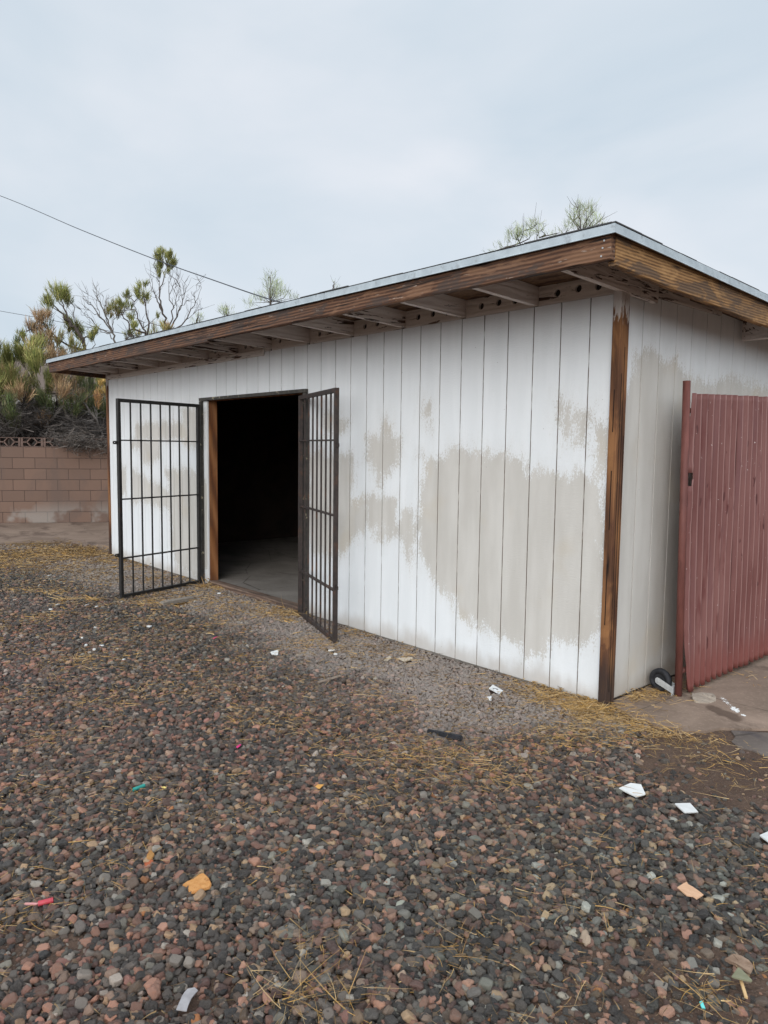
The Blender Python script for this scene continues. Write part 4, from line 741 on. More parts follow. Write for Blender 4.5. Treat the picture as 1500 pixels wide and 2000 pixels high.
('dead_brush', 'dark tangle of dead brush filling the gap behind the block wall', [([(-14.42, 0.91, 1.08), (-14.37, 0.91, 1.68), (-14.35, 0.82, 2.21)], 0.03), ([(-14.15, 1.78, 1.09), (-14.26, 1.83, 1.7), (-14.33, 1.98, 2.26)], 0.03), ([(-14.61, 0.17, 1.08), (-14.46, 0.15, 1.66), (-14.33, 0.04, 2.07)], 0.03), ([(-13.97, 2.27, 1.09), (-13.86, 2.24, 1.7), (-13.73, 2.26, 2.36)], 0.03)], [((-14.71, 0.03, 1.96), 0.41, 700, 'd', (0, -1)), ((-14.76, 0.02, 1.56), 0.41, 700, 'd', (0, -1)), ((-14.21, 0.29, 1.96), 0.41, 700, 'd', (0, -1)), ((-14.69, 0.39, 1.56), 0.41, 700, 'd', (0, -1)), ((-14.85, 0.8, 1.99), 0.41, 700, 'd', (0, -1)), ((-14.36, 0.66, 1.57), 0.41, 700, 'd', (0, -1)), ((-14.32, 1.01, 1.98), 0.41, 700, 'd', (0, -1)), ((-14.12, 0.94, 1.57), 0.41, 700, 'd', (0, -1)), ((-14.08, 1.3, 1.99), 0.41, 700, 'd', (0, -1)), ((-14.74, 1.49, 1.58), 0.41, 700, 'd', (0, -1)), ((-14.06, 1.66, 2.0), 0.41, 700, 'd', (0, -1)), ((-14.62, 1.84, 1.59), 0.41, 700, 'd', (0, -1)), ((-14.45, 2.18, 2.02), 0.41, 700, 'd', (0, -1)), ((-14.15, 2.06, 1.59), 0.41, 700, 'd', (0, -1)), ((-13.71, 2.3, 2.01), 0.41, 700, 'd', (0, -1)), ((-14.38, 2.55, 1.6), 0.41, 700, 'd', (0, -1)), ((-14.62, 0.08, 1.22), 0.31, 420, 'd', (0, -1)), ((-14.46, 0.43, 1.22), 0.31, 420, 'd', (0, -1)), ((-14.27, 0.77, 1.23), 0.31, 420, 'd', (0, -1)), ((-14.8, 1.34, 1.22), 0.31, 420, 'd', (0, -1)), ((-14.2, 1.58, 1.23), 0.31, 420, 'd', (0, -1)), ((-13.88, 1.9, 1.23), 0.31, 420, 'd', (0, -1)), ((-13.93, 2.31, 1.23), 0.31, 420, 'd', (0, -1)), ((-13.61, 2.16, 2.25), 0.34, 400, 'dg', (0, -1)), ((-14.21, 1.99, 2.26), 0.31, 300, 'dg', (0, -1)), ((-14.18, 1.49, 2.18), 0.29, 200, 'dg', (0, -1)), ((-14.21, 0.89, 2.32), 0.24, 120, 'd', (0, -1)), ((-14.27, 2.29, 2.61), 0.34, 300, 'dg', (0, -1))]),
]
STRAW = [(-0.13, -0.09, 0.2, 420), (0.13, -0.17, 0.16, 260), (-0.37, -0.02, 0.14, 140), (0.04, 0.63, 0.13, 160), (0.1, 0.33, 0.14, 140), (0.49, -0.15, 0.18, 200), (0.69, -0.22, 0.21, 200), (0.84, -0.22, 0.2, 140), (0.36, -0.19, 0.12, 140), (0.38, -0.48, 0.17, 140), (0.22, -0.47, 0.18, 160), (0.05, -1.27, 0.29, 420), (-0.19, -1.38, 0.21, 200), (0.27, -1.17, 0.23, 260), (-0.42, -1.55, 0.21, 160), (0.0, -1.8, 0.14, 50), (0.11, -0.71, 0.17, 120), (0.68, -2.54, 0.13, 90), (0.65, -2.47, 0.07, 50), (0.53, -2.58, 0.11, 40), (0.29, -2.58, 0.12, 40), (-2.75, -2.1, 0.17, 130), (-5.35, -1.43, 0.13, 60), (-4.28, -1.87, 0.15, 90), (-8.34, -0.63, 0.47, 260), (-7.64, -1.21, 0.44, 200), (-8.05, -0.24, 0.46, 200), (-7.23, 0.08, 0.36, 120), (-4.35, -0.94, 0.21, 110), (-4.27, -0.45, 0.26, 130), (-4.59, 0.0, 0.14, 90), (-3.59, -0.33, 0.29, 130), (-3.21, -0.19, 0.24, 120), (-3.08, -0.03, 0.12, 60), (-2.19, -0.57, 0.2, 100), (-2.67, -1.82, 0.19, 70), (-1.84, -2.12, 0.2, 70), (-1.72, -1.68, 0.2, 60), (-1.07, -1.81, 0.18, 60), (-0.17, -3.17, 0.13, 50), (-0.13, -2.9, 0.13, 30), (0.81, -2.67, 0.14, 60), (1.04, -0.56, 0.18, 80), (0.86, -0.62, 0.16, 70), (0.64, -0.89, 0.15, 60), (0.62, -1.59, 0.2, 60), (1.06, -1.38, 0.13, 30), (1.48, -1.79, 0.07, 50), (0.98, -2.28, 0.09, 40), (1.43, -1.94, 0.14, 40), (-1.03, -2.97, 0.13, 40), (-0.91, -1.62, 0.17, 80), (-0.31, -2.18, 0.19, 30), (-0.6, -2.53, 0.15, 40), (0.59, -1.99, 0.12, 30), (0.33, 1.16, 0.12, 60), (-1.49, -2.66, 0.12, 50), (-2.19, -0.07, 0.17, 70), (-1.4, -0.24, 0.15, 40), (-0.57, -0.12, 0.14, 40), (0.03, -0.11, 0.1, 120), (-3.05, -0.89, 0.39, 80), (-5.48, -0.16, 0.37, 100)]

# ---------------------------------------------------------------- plants
KEYGAIN = 1.6
KEY = {'g': [(0.125, 0.130, 0.033), (0.16, 0.16, 0.045), (0.085, 0.10, 0.028), (0.20, 0.18, 0.065)],
       'gy': [(0.15, 0.15, 0.045), (0.20, 0.17, 0.06), (0.11, 0.12, 0.035), (0.24, 0.17, 0.08)],
       'dg': [(0.05, 0.07, 0.022), (0.08, 0.10, 0.035), (0.065, 0.07, 0.03), (0.11, 0.10, 0.05)],
       'b': [(0.27, 0.17, 0.09), (0.32, 0.21, 0.12), (0.20, 0.12, 0.06), (0.24, 0.18, 0.09)],
       'o': [(0.36, 0.19, 0.075), (0.42, 0.25, 0.11), (0.27, 0.14, 0.06), (0.33, 0.2, 0.09)],
       'oy': [(0.36, 0.22, 0.07), (0.30, 0.20, 0.06), (0.22, 0.17, 0.05), (0.40, 0.27, 0.1)],
       'pv': [(0.17, 0.20, 0.09), (0.22, 0.25, 0.13), (0.13, 0.155, 0.07), (0.20, 0.20, 0.12)],
       'd': [(0.055, 0.045, 0.039), (0.075, 0.062, 0.054), (0.04, 0.032, 0.028), (0.105, 0.088, 0.076)],
       'd2': [(0.12, 0.10, 0.085), (0.09, 0.075, 0.065), (0.17, 0.142, 0.12), (0.065, 0.053, 0.046)]}
def ribbons(base, dirs, length, width, bend, cols, seg=3):
    """thin tapering blades: base (n,3), dirs (n,3) -> V, F, col"""
    n = len(base); up_ = rng.normal(size=(n, 3)); cols = np.asarray(cols); side = np.cross(dirs, up_); side /= np.linalg.norm(side, axis=1, keepdims=True)+1e-9
    V = np.zeros((n, (seg+1)*2, 3)); t = np.linspace(0, 1, seg+1)
    for i, q in enumerate(t):
        p = base+dirs*(length*q)[:, None]+bend*(length*q*q)[:, None]; wd = (width*(1-0.75*q))[:, None]
        V[:, 2*i] = p-side*wd/2; V[:, 2*i+1] = p+side*wd/2
    f = np.array([[2*i, 2*i+1, 2*i+3, 2*i+2] for i in range(seg)]); k_ = (seg+1)*2
    F = (f[None]+(np.arange(n)*k_)[:, None, None]).reshape(-1, 4)
    return V.reshape(-1, 3), F, np.repeat(cols, k_, 0)
def tuft(p, r, n, key, wmul=1.0):
    """a broom of stems fanning out from below the tuft's centre, each with short leaflets at its end"""
    p = np.array(p); n = int(n*0.95)
    pal = np.array(KEY[key]); n = int(n*(0.65 if key == 'pv' else 1.0)); cols = pal[rng.integers(0, len(pal), n)]*rng.uniform(0.7, 1.35, (n, 1))*(KEYGAIN if key in ('g', 'gy', 'dg', 'pv') else 1.25)
    dead = key in ('d', 'd2')
    if dead:
        n = int(n*1.6); cols = pal[rng.integers(0, len(pal), n)]*rng.uniform(0.6, 1.3, (n, 1))
        off = rng.normal(size=(n, 3))*np.array((0.55, 0.55, 0.40))*r; d = rng.normal(size=(n, 3))*np.array((1, 1, 0.45)); d[:, 2] -= 0.15
        d /= np.linalg.norm(d, axis=1, keepdims=True); ln = r*rng.uniform(0.35, 1.1, n); wd = rng.uniform(0.007, 0.014, n)
        return ribbons(p+off-d*(ln/2)[:, None], d, ln, wd, rng.normal(size=(n, 3))*0.25, cols, 4)
    u = rng.normal(size=(n, 3)); u[:, 2] = np.where(rng.uniform(size=n) < 0.6, np.abs(u[:, 2]), u[:, 2]); u /= np.linalg.norm(u, axis=1, keepdims=True)
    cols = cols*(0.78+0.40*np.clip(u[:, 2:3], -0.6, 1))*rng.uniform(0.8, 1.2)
    tip = p+u*(rng.uniform(0.2, 1.0, (n, 1))**0.6)*r*np.array((1, 1, 1.05))
    if key != 'pv':                                                # several sprays make up one tuft
        ns = int(rng.integers(4, 7)); sub = rng.normal(size=(ns, 3)); sub /= np.linalg.norm(sub, axis=1, keepdims=True); sub *= r*rng.uniform(0.35, 0.95, (ns, 1)); sub[:, 2] = np.abs(sub[:, 2])*rng.choice((1, 1, -0.6), ns)
        ci = rng.integers(0, ns, n); tip = p+sub[ci]+u*(rng.uniform(0.1, 1.0, (n, 1))**0.6)*(r*rng.uniform(0.32, 0.62, ns))[ci][:, None]*np.array((0.9, 0.9, 1.2))
    root = p+np.array((0, 0, -1.15*r))+rng.normal(size=(n, 3))*0.12*r
    d = tip-root; D_ = np.linalg.norm(d, axis=1, keepdims=True); d /= D_
    ln = np.minimum(D_[:, 0], r*rng.uniform(0.35, 0.75, n)); 
    wd = (rng.uniform(0.005, 0.009, n) if key == 'pv' else rng.uniform(0.007, 0.012, n))*wmul
    if key == 'pv': d += rng.normal(size=(n, 3))*0.35; d /= np.linalg.norm(d, axis=1, keepdims=True)
    a = ribbons(tip-d*ln[:, None], d, ln, wd, rng.normal(size=(n, 3))*0.10, cols)
    m = n*2; idx = rng.integers(0, n, m); dd = d[idx]+rng.normal(size=(m, 3))*0.24; dd /= np.linalg.norm(dd, axis=1, keepdims=True)
    s = rng.uniform(0.0, 0.9, (m, 1)); b0 = tip[idx]-d[idx]*ln[idx][:, None]*s
    lw = (0.0055 if key == 'pv' else 0.010)*wmul
    b = ribbons(b0, dd, rng.uniform(0.06, 0.15, m)*(1.0 if r > 0.15 else 0.7), rng.uniform(0.6, 1.2, m)*lw, rng.normal(size=(m, 3))*0.12, np.clip(cols[idx]*rng.uniform(0.8, 1.3, (m, 1)), 0, 1), 2)
    return np.r_[a[0], b[0]], np.r_[a[1], b[1]+len(a[0])] if a[1].shape[1] == b[1].shape[1] else None, np.r_[a[2], b[2]]
def rand_limb(bm, pts, r0, depth=0, twig=True):
    P = [Vector(p) for p in pts]; out = []
    for i in range(len(P)-1):
        for k_ in range(4):
            t = k_/4; out.append(P[i].lerp(P[i+1], t)+Vector((random.gauss(0, 1), random.gauss(0, 1), random.gauss(0, 1)))*0.018*(1 if 0 < i+k_ else 0))
    out.append(P[-1]); n = len(out)
    tube_bm(bm, out, [max(r0*(1-0.85*i/(n-1)), 0.0036) for i in range(n)], 5)
    return out
for (name, label, limbs, tufts) in VEG:
    base = limbs[0][0][0]; root = tag(empty(name, (base[0], base[1], 0)), label, {'desert_broom': 'bush', 'palo_verde': 'tree', 'bare_shrub': 'shrub', 'dead_brush': 'brush'}[name])
    inv = Vector((-base[0], -base[1], 0)); bm = bmesh.new(); bark = 'greybark' if name in ('dead_brush', 'bare_shrub') else 'bark'
    first = limbs[0][0][0]
    if first[2] > 0.05: tube_bm(bm, [(first[0]+0.05, first[1], -0.05), (first[0]+0.02, first[1]+0.02, first[2]*0.5), first], [limbs[0][1]*1.5, limbs[0][1]*1.25, limbs[0][1]], 7)
    for pts, r0 in limbs:
        out = rand_limb(bm, pts, r0)
        nt_ = {'bare_shrub': 5, 'dead_brush': 30, 'palo_verde': 5}.get(name, 9)
        if limbs and 'tallest' in label: nt_ = 6
        for k_ in range(nt_):                                   # side twigs
            i = random.randrange(len(out)//3, len(out)-1); q = out[i]; d_ = (out[i+1]-out[i]).normalized()
            d_ = (d_+Vector((random.gauss(0, .45), random.gauss(0, .45), random.gauss(0.15, .35)))).normalized(); l_ = random.uniform(0.12, 0.42)
            tube_bm(bm, [q, q+d_*l_*0.5+Vector((random.gauss(0, .02), random.gauss(0, .02), 0.01)), q+d_*l_+Vector((0, 0, random.uniform(0, .06)))], [0.0042, 0.0034, 0.002], 3)
    for (p, r, n, key, lean) in tufts:                           # a stem up into every tuft
        if key in ('d', 'd2'): continue
        bp = min((Vector(q) for pts, r0 in limbs for q in pts), key=lambda q: (q-(Vector(p)-Vector((0, 0, r*1.5)))).length)
        mid_ = bp.lerp(Vector(p), 0.5)+Vector((random.gauss(0, .06), random.gauss(0, .06), 0))
        if (Vector(p)-bp).length < 1.6: tube_bm(bm, [bp, mid_, Vector(p)], [0.010, 0.008, 0.004], 4)
    done(bm, 'branches' if name in ('dead_brush', 'bare_shrub') else 'trunk', M[bark], root, fn=lambda c: c+inv)
    if tufts:
        Vs, Fs, Cs, o_ = [], [], [], 0
        F2 = []
        for (p, r, n, key, lean) in tufts:
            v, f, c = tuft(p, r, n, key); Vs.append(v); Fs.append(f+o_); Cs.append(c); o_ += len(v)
        me = arrays_mesh('foliage', np.concatenate(Vs)+np.array(inv), np.concatenate(Fs), np.concatenate(Cs))
        link('twigs' if name == 'dead_brush' else 'crown', me, M['leaf'], root)

# ---------------------------------------------------------------- gravel, one sheet of loose stones
DUSTX = [-9, -7.12, -5.85, -4.64, -3.26, -1.85, -0.97, -0.43, -0.11, 0.06, 0.4]; DUSTY = [-1.2, -1.17, -1.16, -0.93, -0.73, -0.99, -1.06, -1.04, -0.87, -0.56, -0.2]
def n2(x, y, s, o=0.0): return np.array([mnoise.noise(Vector((a*s, b*s, o))) for a, b in zip(x, y)])
UNDER = ((0.14, -2.68, 0.04), (0.73, -0.885, 0.056), (0.955, -0.856, 0.056), (1.29, -0.83, 0.055), (1.25, -1.42, 0.034), (-0.55, -0.305, 0.05), (-2.085, -0.935, 0.035), (-1.39, -0.28, 0.04), (1.54, -1.71, 0.025), (0.60, -2.94, 0.026), (-4.13, -0.69, 0.1))   # nothing pokes through these flat pieces
def gravel_points(N_):
    x = rng.uniform(-9.6, 3.2, N_); y = rng.uniform(-5.6, -0.012, N_)
    dx, dy = x-CAM.x, y-CAM.y; dist = np.hypot(dx, dy); ang = np.arctan2(-(dx*rt.x+dy*rt.y), dx*(-math.sin(YAW))+dy*math.cos(YAW))
    keep = (np.abs(ang) < R(46)) & (dist > 1.2) & (dist < 12.5)
    keep &= rng.uniform(size=N_) < np.clip(1.15-0.055*dist, 0.55, 1)
    keep &= (np.abs(ang) < R(33)) | (rng.uniform(size=N_) < 0.6)
    x, y, dist = x[keep], y[keep], dist[keep]
    no = n2(x, y, 1.9)+0.6*n2(x, y, 6.0, 4.0)
    # bare dirt on the right of the gravel, in the front right corner and a pocket in the front left one
    edge = np.interp(x, [0.0, 0.11, 0.33, 0.49, 0.60, 0.79, 1.0, 1.2, 3.0], [0.2, -0.08, -0.23, -0.46, -0.69, -0.78, -0.82, -0.72, -0.4])
    pr = np.ones(len(x))
    pr *= 1/(1+np.exp((y-edge-0.04+0.10*no)/0.035))*0.97+0.03
    d1 = sdf(x, y, [(1.15, -1.86), (1.26, -1.58), (1.5, -1.40), (2.2, -1.7), (1.9, -2.5), (1.34, -2.22), (1.20, -2.22)]); pr *= 1-0.80/(1+np.exp(-(d1+0.10*no)/0.03))
    d2 = sdf(x, y, [(-0.16, -3.3), (0.05, -3.06), (0.19, -3.01), (0.27, -3.08), (0.18, -3.25), (0.1, -3.4)]); pr *= 1-0.75/(1+np.exp(-(d2+0.05*no)/0.02))
    d3 = sdf(x, y, [(0.42, -2.93), (0.53, -2.77), (0.69, -2.80), (0.72, -2.93), (0.58, -3.02)]); pr *= 1-0.7/(1+np.exp(-(d3+0.05*no)/0.02))
    pr *= 1/(1+np.exp((-6.5+0.6*no-x+0.25*(y+1))/0.20))*0.80+0.20
    pr *= np.where(y > -0.10, 0.55, 1.0); pr *= np.clip(0.95+0.25*no, 0.5, 1)
    for (ex, ey, er) in UNDER: pr = np.where(np.hypot(x-ex, y-ey) < er, 0.0, pr)
    k_ = rng.uniform(size=len(x)) < pr
    x, y, dist, no, pr = x[k_], y[k_], dist[k_], no[k_], pr[k_]; n = len(x)
    size = np.clip(rng.lognormal(math.log(0.0096), 0.36, n), 0.0045, 0.021); big_ = rng.uniform(size=n); size = np.where(big_ < 0.25, size*0.45, np.where(big_ > 0.985, np.minimum(size*1.5, 0.019), np.minimum(size, 0.017)))
    dust = 1/(1+np.exp(-(y-np.interp(x, DUSTX, DUSTY)-0.10+0.35*no)/0.10))
    size *= 1-0.28*dust
    scl = size[:, None]*np.c_[rng.uniform(0.95, 1.45, n), rng.uniform(0.8, 1.1, n), rng.uniform(0.5, 0.92, n)]
    z = rng.uniform(-0.3, 1.5, n)*size*0.75+0.003+0.010*n2(x, y, 0.9, 7)*np.clip(pr, 0, 1); z = np.where(pr < 0.4, size*0.1, z)
    rot = np.c_[rng.normal(0, 0.33, n), rng.normal(0, 0.33, n), rng.uniform(0, 6.283, n)]
    pal = np.array([(0.032, 0.030, 0.029), (0.052, 0.050, 0.049), (0.088, 0.080, 0.074), (0.130, 0.098, 0.078), (0.155, 0.082, 0.064), (0.230, 0.132, 0.10), (0.105, 0.055, 0.048), (0.098, 0.102, 0.092), (0.18, 0.178, 0.170), (0.30, 0.215, 0.14), (0.33, 0.18, 0.13), (0.58, 0.53, 0.47), (0.33, 0.14, 0.045)])
    pb = np.array([17, 15, 13, 12, 9, 8, 6, 7, 6.0, 4.0, 2.4, 0.12, 0.2]); pb /= pb.sum()
    col = pal[rng.choice(len(pal), n, p=pb)]*rng.lognormal(-0.06, 0.47, (n, 1))*np.array((1.07, 0.93, 0.80))
    warm = np.clip(n2(x, y, 0.55, 2.0)*1.6, -1, 1)[:, None]
    col = col*(1+warm*np.array((0.14, -0.03, -0.06)))
    lum = col.mean(1, keepdims=True); col = col*np.where(lum < 0.085, (lum/0.085)**0.28, (lum/0.085)**0.08); col = col*np.minimum(1.0, 0.42/col.max(1, keepdims=True))
    far_dark = 1/(1+np.exp(-(dist-4.3)/0.7))*(1-dust)
    col *= (1-0.12*far_dark)[:, None]
    col = col*(1-0.70*dust)[:, None]+np.array((0.41, 0.345, 0.30))*(0.70*dust)[:, None]
    return np.c_[x, y, z], rot, scl, rng.integers(0, 10, n), np.clip(col, 0.01, 0.9)
P_, rot_, scl_, idx_, col_ = gravel_points(860000)
me = bpy.data.meshes.new('gravel'); me.vertices.add(len(P_)); me.vertices.foreach_set('co', P_.astype(np.float32).ravel())
for nm, ty, key, arr in (('rot', 'FLOAT_VECTOR', 'vector', rot_), ('scl', 'FLOAT_VECTOR', 'vector', scl_)):
    a = me.attributes.new(nm, ty, 'POINT'); a.data.foreach_set(key, arr.astype(np.float32).ravel())
a = me.attributes.new('idx', 'INT', 'POINT'); a.data.foreach_set('value', idx_.astype(np.int32))
a = me.attributes.new('col', 'FLOAT_COLOR', 'POINT'); a.data.foreach_set('color', np.c_[col_, np.ones(len(col_))].astype(np.float32).ravel())
gravel = tag(link('gravel', me, M['gravel']), 'loose dark and reddish river pebbles covering the yard in front of the shed', None, None, 'stuff')
ng = bpy.data.node_groups.new('scatter_stones', 'GeometryNodeTree')
ng.interface.new_socket('Geometry', in_out='INPUT', socket_type='NodeSocketGeometry'); ng.interface.new_socket('Geometry', in_out='OUTPUT', socket_type='NodeSocketGeometry')
G = ng.nodes; GL = ng.links; gi = G.new('NodeGroupInput'); go = G.new('NodeGroupOutput'); jn = G.new('GeometryNodeJoinGeometry')
for k_ in range(10):
    ic = G.new('GeometryNodeMeshIcoSphere'); ic.inputs['Radius'].default_value = 1.0; ic.inputs['Subdivisions'].default_value = 3
    pos = G.new('GeometryNodeInputPosition'); ad = G.new('ShaderNodeVectorMath'); ad.operation = 'ADD'; ad.inputs[1].default_value = (k_*7.3, k_*3.1, k_*5.7)
    GL.new(pos.outputs[0], ad.inputs[0]); nz = G.new('ShaderNodeTexNoise'); nz.inputs['Scale'].default_value = 0.95; nz.inputs['Detail'].default_value = 1.5 if k_ < 5 else 3
    GL.new(ad.outputs[0], nz.inputs['Vector']); sb = G.new('ShaderNodeMath'); sb.operation = 'MULTIPLY_ADD'; sb.inputs[1].default_value = 1.5 if k_ < 5 else 1.9; sb.inputs[2].default_value = -0.78
    GL.new(nz.outputs[0], sb.inputs[0]); sc_ = G.new('ShaderNodeVectorMath'); sc_.operation = 'SCALE'; GL.new(pos.outputs[0], sc_.inputs[0]); GL.new(sb.outputs[0], sc_.inputs['Scale'])
    st_ = G.new('GeometryNodeSetPosition'); GL.new(ic.outputs['Mesh'], st_.inputs['Geometry']); GL.new(sc_.outputs[0], st_.inputs['Offset'])
    last = st_.outputs[0]
    if k_ >= 4:                                                  # broken stones: flattened faces
        q = 0.62+0.05*(k_-4)
        p2 = G.new('GeometryNodeInputPosition'); rt_ = G.new('ShaderNodeVectorRotate'); rt_.rotation_type = 'EULER_XYZ'; rt_.inputs['Rotation'].default_value = (k_*1.1, k_*0.7, k_*2.3); GL.new(p2.outputs[0], rt_.inputs['Vector'])
        mn = G.new('ShaderNodeVectorMath'); mn.operation = 'MINIMUM'; mn.inputs[1].default_value = (q, q+0.1, q); GL.new(rt_.outputs[0], mn.inputs[0])
        mx_ = G.new('ShaderNodeVectorMath'); mx_.operation = 'MAXIMUM'; mx_.inputs[1].default_value = (-q-0.1, -q, -q+0.05); GL.new(mn.outputs[0], mx_.inputs[0])
        s3 = G.new('GeometryNodeSetPosition'); GL.new(last, s3.inputs['Geometry']); GL.new(mx_.outputs[0], s3.inputs['Position']); last = s3.outputs[0]
    sh = G.new('GeometryNodeSetShadeSmooth'); GL.new(last, sh.inputs[0]); sm_ = G.new('GeometryNodeSetMaterial'); sm_.inputs['Material'].default_value = M['gravel']; GL.new(sh.outputs[0], sm_.inputs[0])
    gt = G.new('GeometryNodeGeometryToInstance'); GL.new(sm_.outputs[0], gt.inputs[0]); GL.new(gt.outputs[0], jn.inputs[0])
def nattr(nm, ty):
    a_ = G.new('GeometryNodeInputNamedAttribute'); a_.data_type = ty; a_.inputs['Name'].default_value = nm; return a_.outputs['Attribute']
ip = G.new('GeometryNodeInstanceOnPoints'); ip.inputs['Pick Instance'].default_value = True
GL.new(gi.outputs[0], ip.inputs['Points']); GL.new(jn.outputs[0], ip.inputs['Instance']); GL.new(nattr('idx', 'INT'), ip.inputs['Instance Index'])
GL.new(nattr('rot', 'FLOAT_VECTOR'), ip.inputs['Rotation']); GL.new(nattr('scl', 'FLOAT_VECTOR'), ip.inputs['Scale']); GL.new(ip.outputs[0], go.inputs[0])
md = gravel.modifiers.new('scatter', 'NODES'); md.node_group = ng

# ---------------------------------------------------------------- straw
SPAL = np.array([(0.50, 0.33, 0.12), (0.58, 0.42, 0.20), (0.42, 0.26, 0.10), (0.46, 0.34, 0.18), (0.55, 0.34, 0.10)])
Vs, Fs, Cs, off = [], [], [], 0
def straw(x, y, n, r, ln, rise=0.12, w0=0.0016):
    global off
    bx = x+rng.normal(0, r*0.5, n); by = y+rng.normal(0, r*0.5, n); ok = (by < -0.004) | (bx > 0.06) | (bx < -7.64); bx, by = bx[ok], by[ok]; n = len(bx)
    if not n: return
    b = np.c_[bx, by, rng.uniform(0.012, 0.036, n)]; th = rng.uniform(0, 6.283, n)
    d = np.c_[np.cos(th), np.sin(th), rng.normal(0.02, rise, n)]; d /= np.linalg.norm(d, axis=1, keepdims=True); L_ = ln*np.minimum(rng.lognormal(0, 0.45, n), 1.9)
    w0 = w0*max(1.0, math.hypot(x-CAM.x, y-CAM.y)/3.0)
    bd = rng.normal(0, 0.22, (n, 3)); bd[:, 2] = -np.abs(bd[:, 2])*0.5
    c = SPAL[rng.integers(0, 5, n)]*rng.uniform(0.6, 1.15, (n, 1))
    v, f, cc = ribbons(b, d, L_, rng.uniform(0.7, 1.6, n)*w0, bd, c, 4); v[:, 2] = np.maximum(v[:, 2], 0.006)
    east = np.repeat(bx > 0.055, 10); v[east & (v[:, 1] > -0.03), 0] = np.maximum(v[east & (v[:, 1] > -0.03), 0], 0.010+0.03*rng.uniform(size=int((east & (v[:, 1] > -0.03)).sum())))
    wall_side = ~east & (v[:, 1] > -0.034) & (v[:, 0] < 0.055) & (v[:, 0] > -7.64); v[wall_side, 1] = np.minimum(v[wall_side, 1], -0.004-0.03*rng.uniform(size=int(wall_side.sum())))
    Vs.append(v); Fs.append(f+off); Cs.append(cc); off += len(v)
SPAL_ = SPAL; SPAL = np.array([(0.20, 0.125, 0.06), (0.26, 0.17, 0.08), (0.15, 0.095, 0.05), (0.32, 0.21, 0.10), (0.12, 0.075, 0.045)])
for k_ in range(6500):                                            # fine brown leaf litter in drifts
    x, y = rng.uniform(-8.8, 2.2), rng.uniform(-4.6, -0.05)
    if mnoise.noise(Vector((x*0.9, y*1.1, 2)))+0.5*mnoise.noise(Vector((x*3.1, y*3.1, 8))) > 0.02 and not (x > 0.25 and y > -0.85): straw(x, y, int(rng.integers(4, 16)), 0.14, 0.026, 0.2, 0.0026)
SPAL = SPAL_*np.array((0.93, 0.87, 0.86))
for (x, y, r, n) in STRAW: straw(x, y, int(n*(2.2 if x < 0.25 else 0.40)), r*1.4, 0.055 if r < 0.5 else 0.065, 0.16, 0.0017)
for k_ in range(5500):                                            # small clumps all over the gravel
    x, y = rng.uniform(-8.5, 2.2), rng.uniform(-4.6, -0.05)
    if mnoise.noise(Vector((x*1.3, y*1.3, 5))) > -0.15 and not (x > 0.25 and y > -0.85): straw(x, y, int(rng.integers(1, 7)), 0.06, 0.05)
for (x, y, n, ln) in ((0.78, -2.72, 60, 0.11), (0.86, -2.62, 30, 0.10), (0.62, -2.58, 40, 0.07), (0.27, -2.5, 26, 0.05), (0.22, -2.45, 22, 0.05), (1.02, -2.80, 36, 0.12), (-4.75, -1.28, 60, 0.13), (-4.9, -1.5, 50, 0.12), (1.50, -1.86, 40, 0.05), (0.9, -2.2, 30, 0.08), (-3.0, -0.12, 40, 0.16), (-4.75, -0.12, 60, 0.14), (-2.9, -0.3, 40, 0.1)):
    straw(x, y, n, 0.07, ln, 0.35, 0.0020)
for k_ in range(420):                                             # straw drift between the patio and the stones
    x, y = rng.uniform(-9.4, -5.6), rng.uniform(-2.4, -0.04); q_ = x+6.6-0.3*(y+1)
    if q_ < 0.5*mnoise.noise(Vector((x*2, y*2, 1))): SPAL = SPAL_*random.choice((0.30, 0.42, 0.68))*np.array((1.0, 0.93, 0.9)); straw(x, y, 16, 0.25, 0.06, 0.10, 0.0016)
SPAL = SPAL_*np.array((0.93, 0.87, 0.86))
# hay heaped by the post and along the slab edge
for (x, y, r, n) in ((-0.02, -0.10, 0.12, 380), (0.02, -0.17, 0.12, 250), (-0.25, -0.13, 0.14, 200), (0.06, 0.25, 0.07, 160), (0.055, 0.36, 0.06, 160), (0.34, -0.14, 0.12, 130), (0.52, -0.12, 0.10, 90), (0.66, -0.04, 0.10, 40), (0.42, -0.30, 0.2, 70), (0.75, -0.3, 0.25, 40), (0.95, -0.45, 0.3, 30)):
    straw(x, y, n, r, 0.07, 0.22, 0.0018)
me = arrays_mesh('dry_straw', np.concatenate(Vs), np.concatenate(Fs), np.concatenate(Cs))
tag(link('dry_straw', me, M['straw']), 'scattered dry yellow grass and straw lying between the pebbles', None, None, 'stuff')

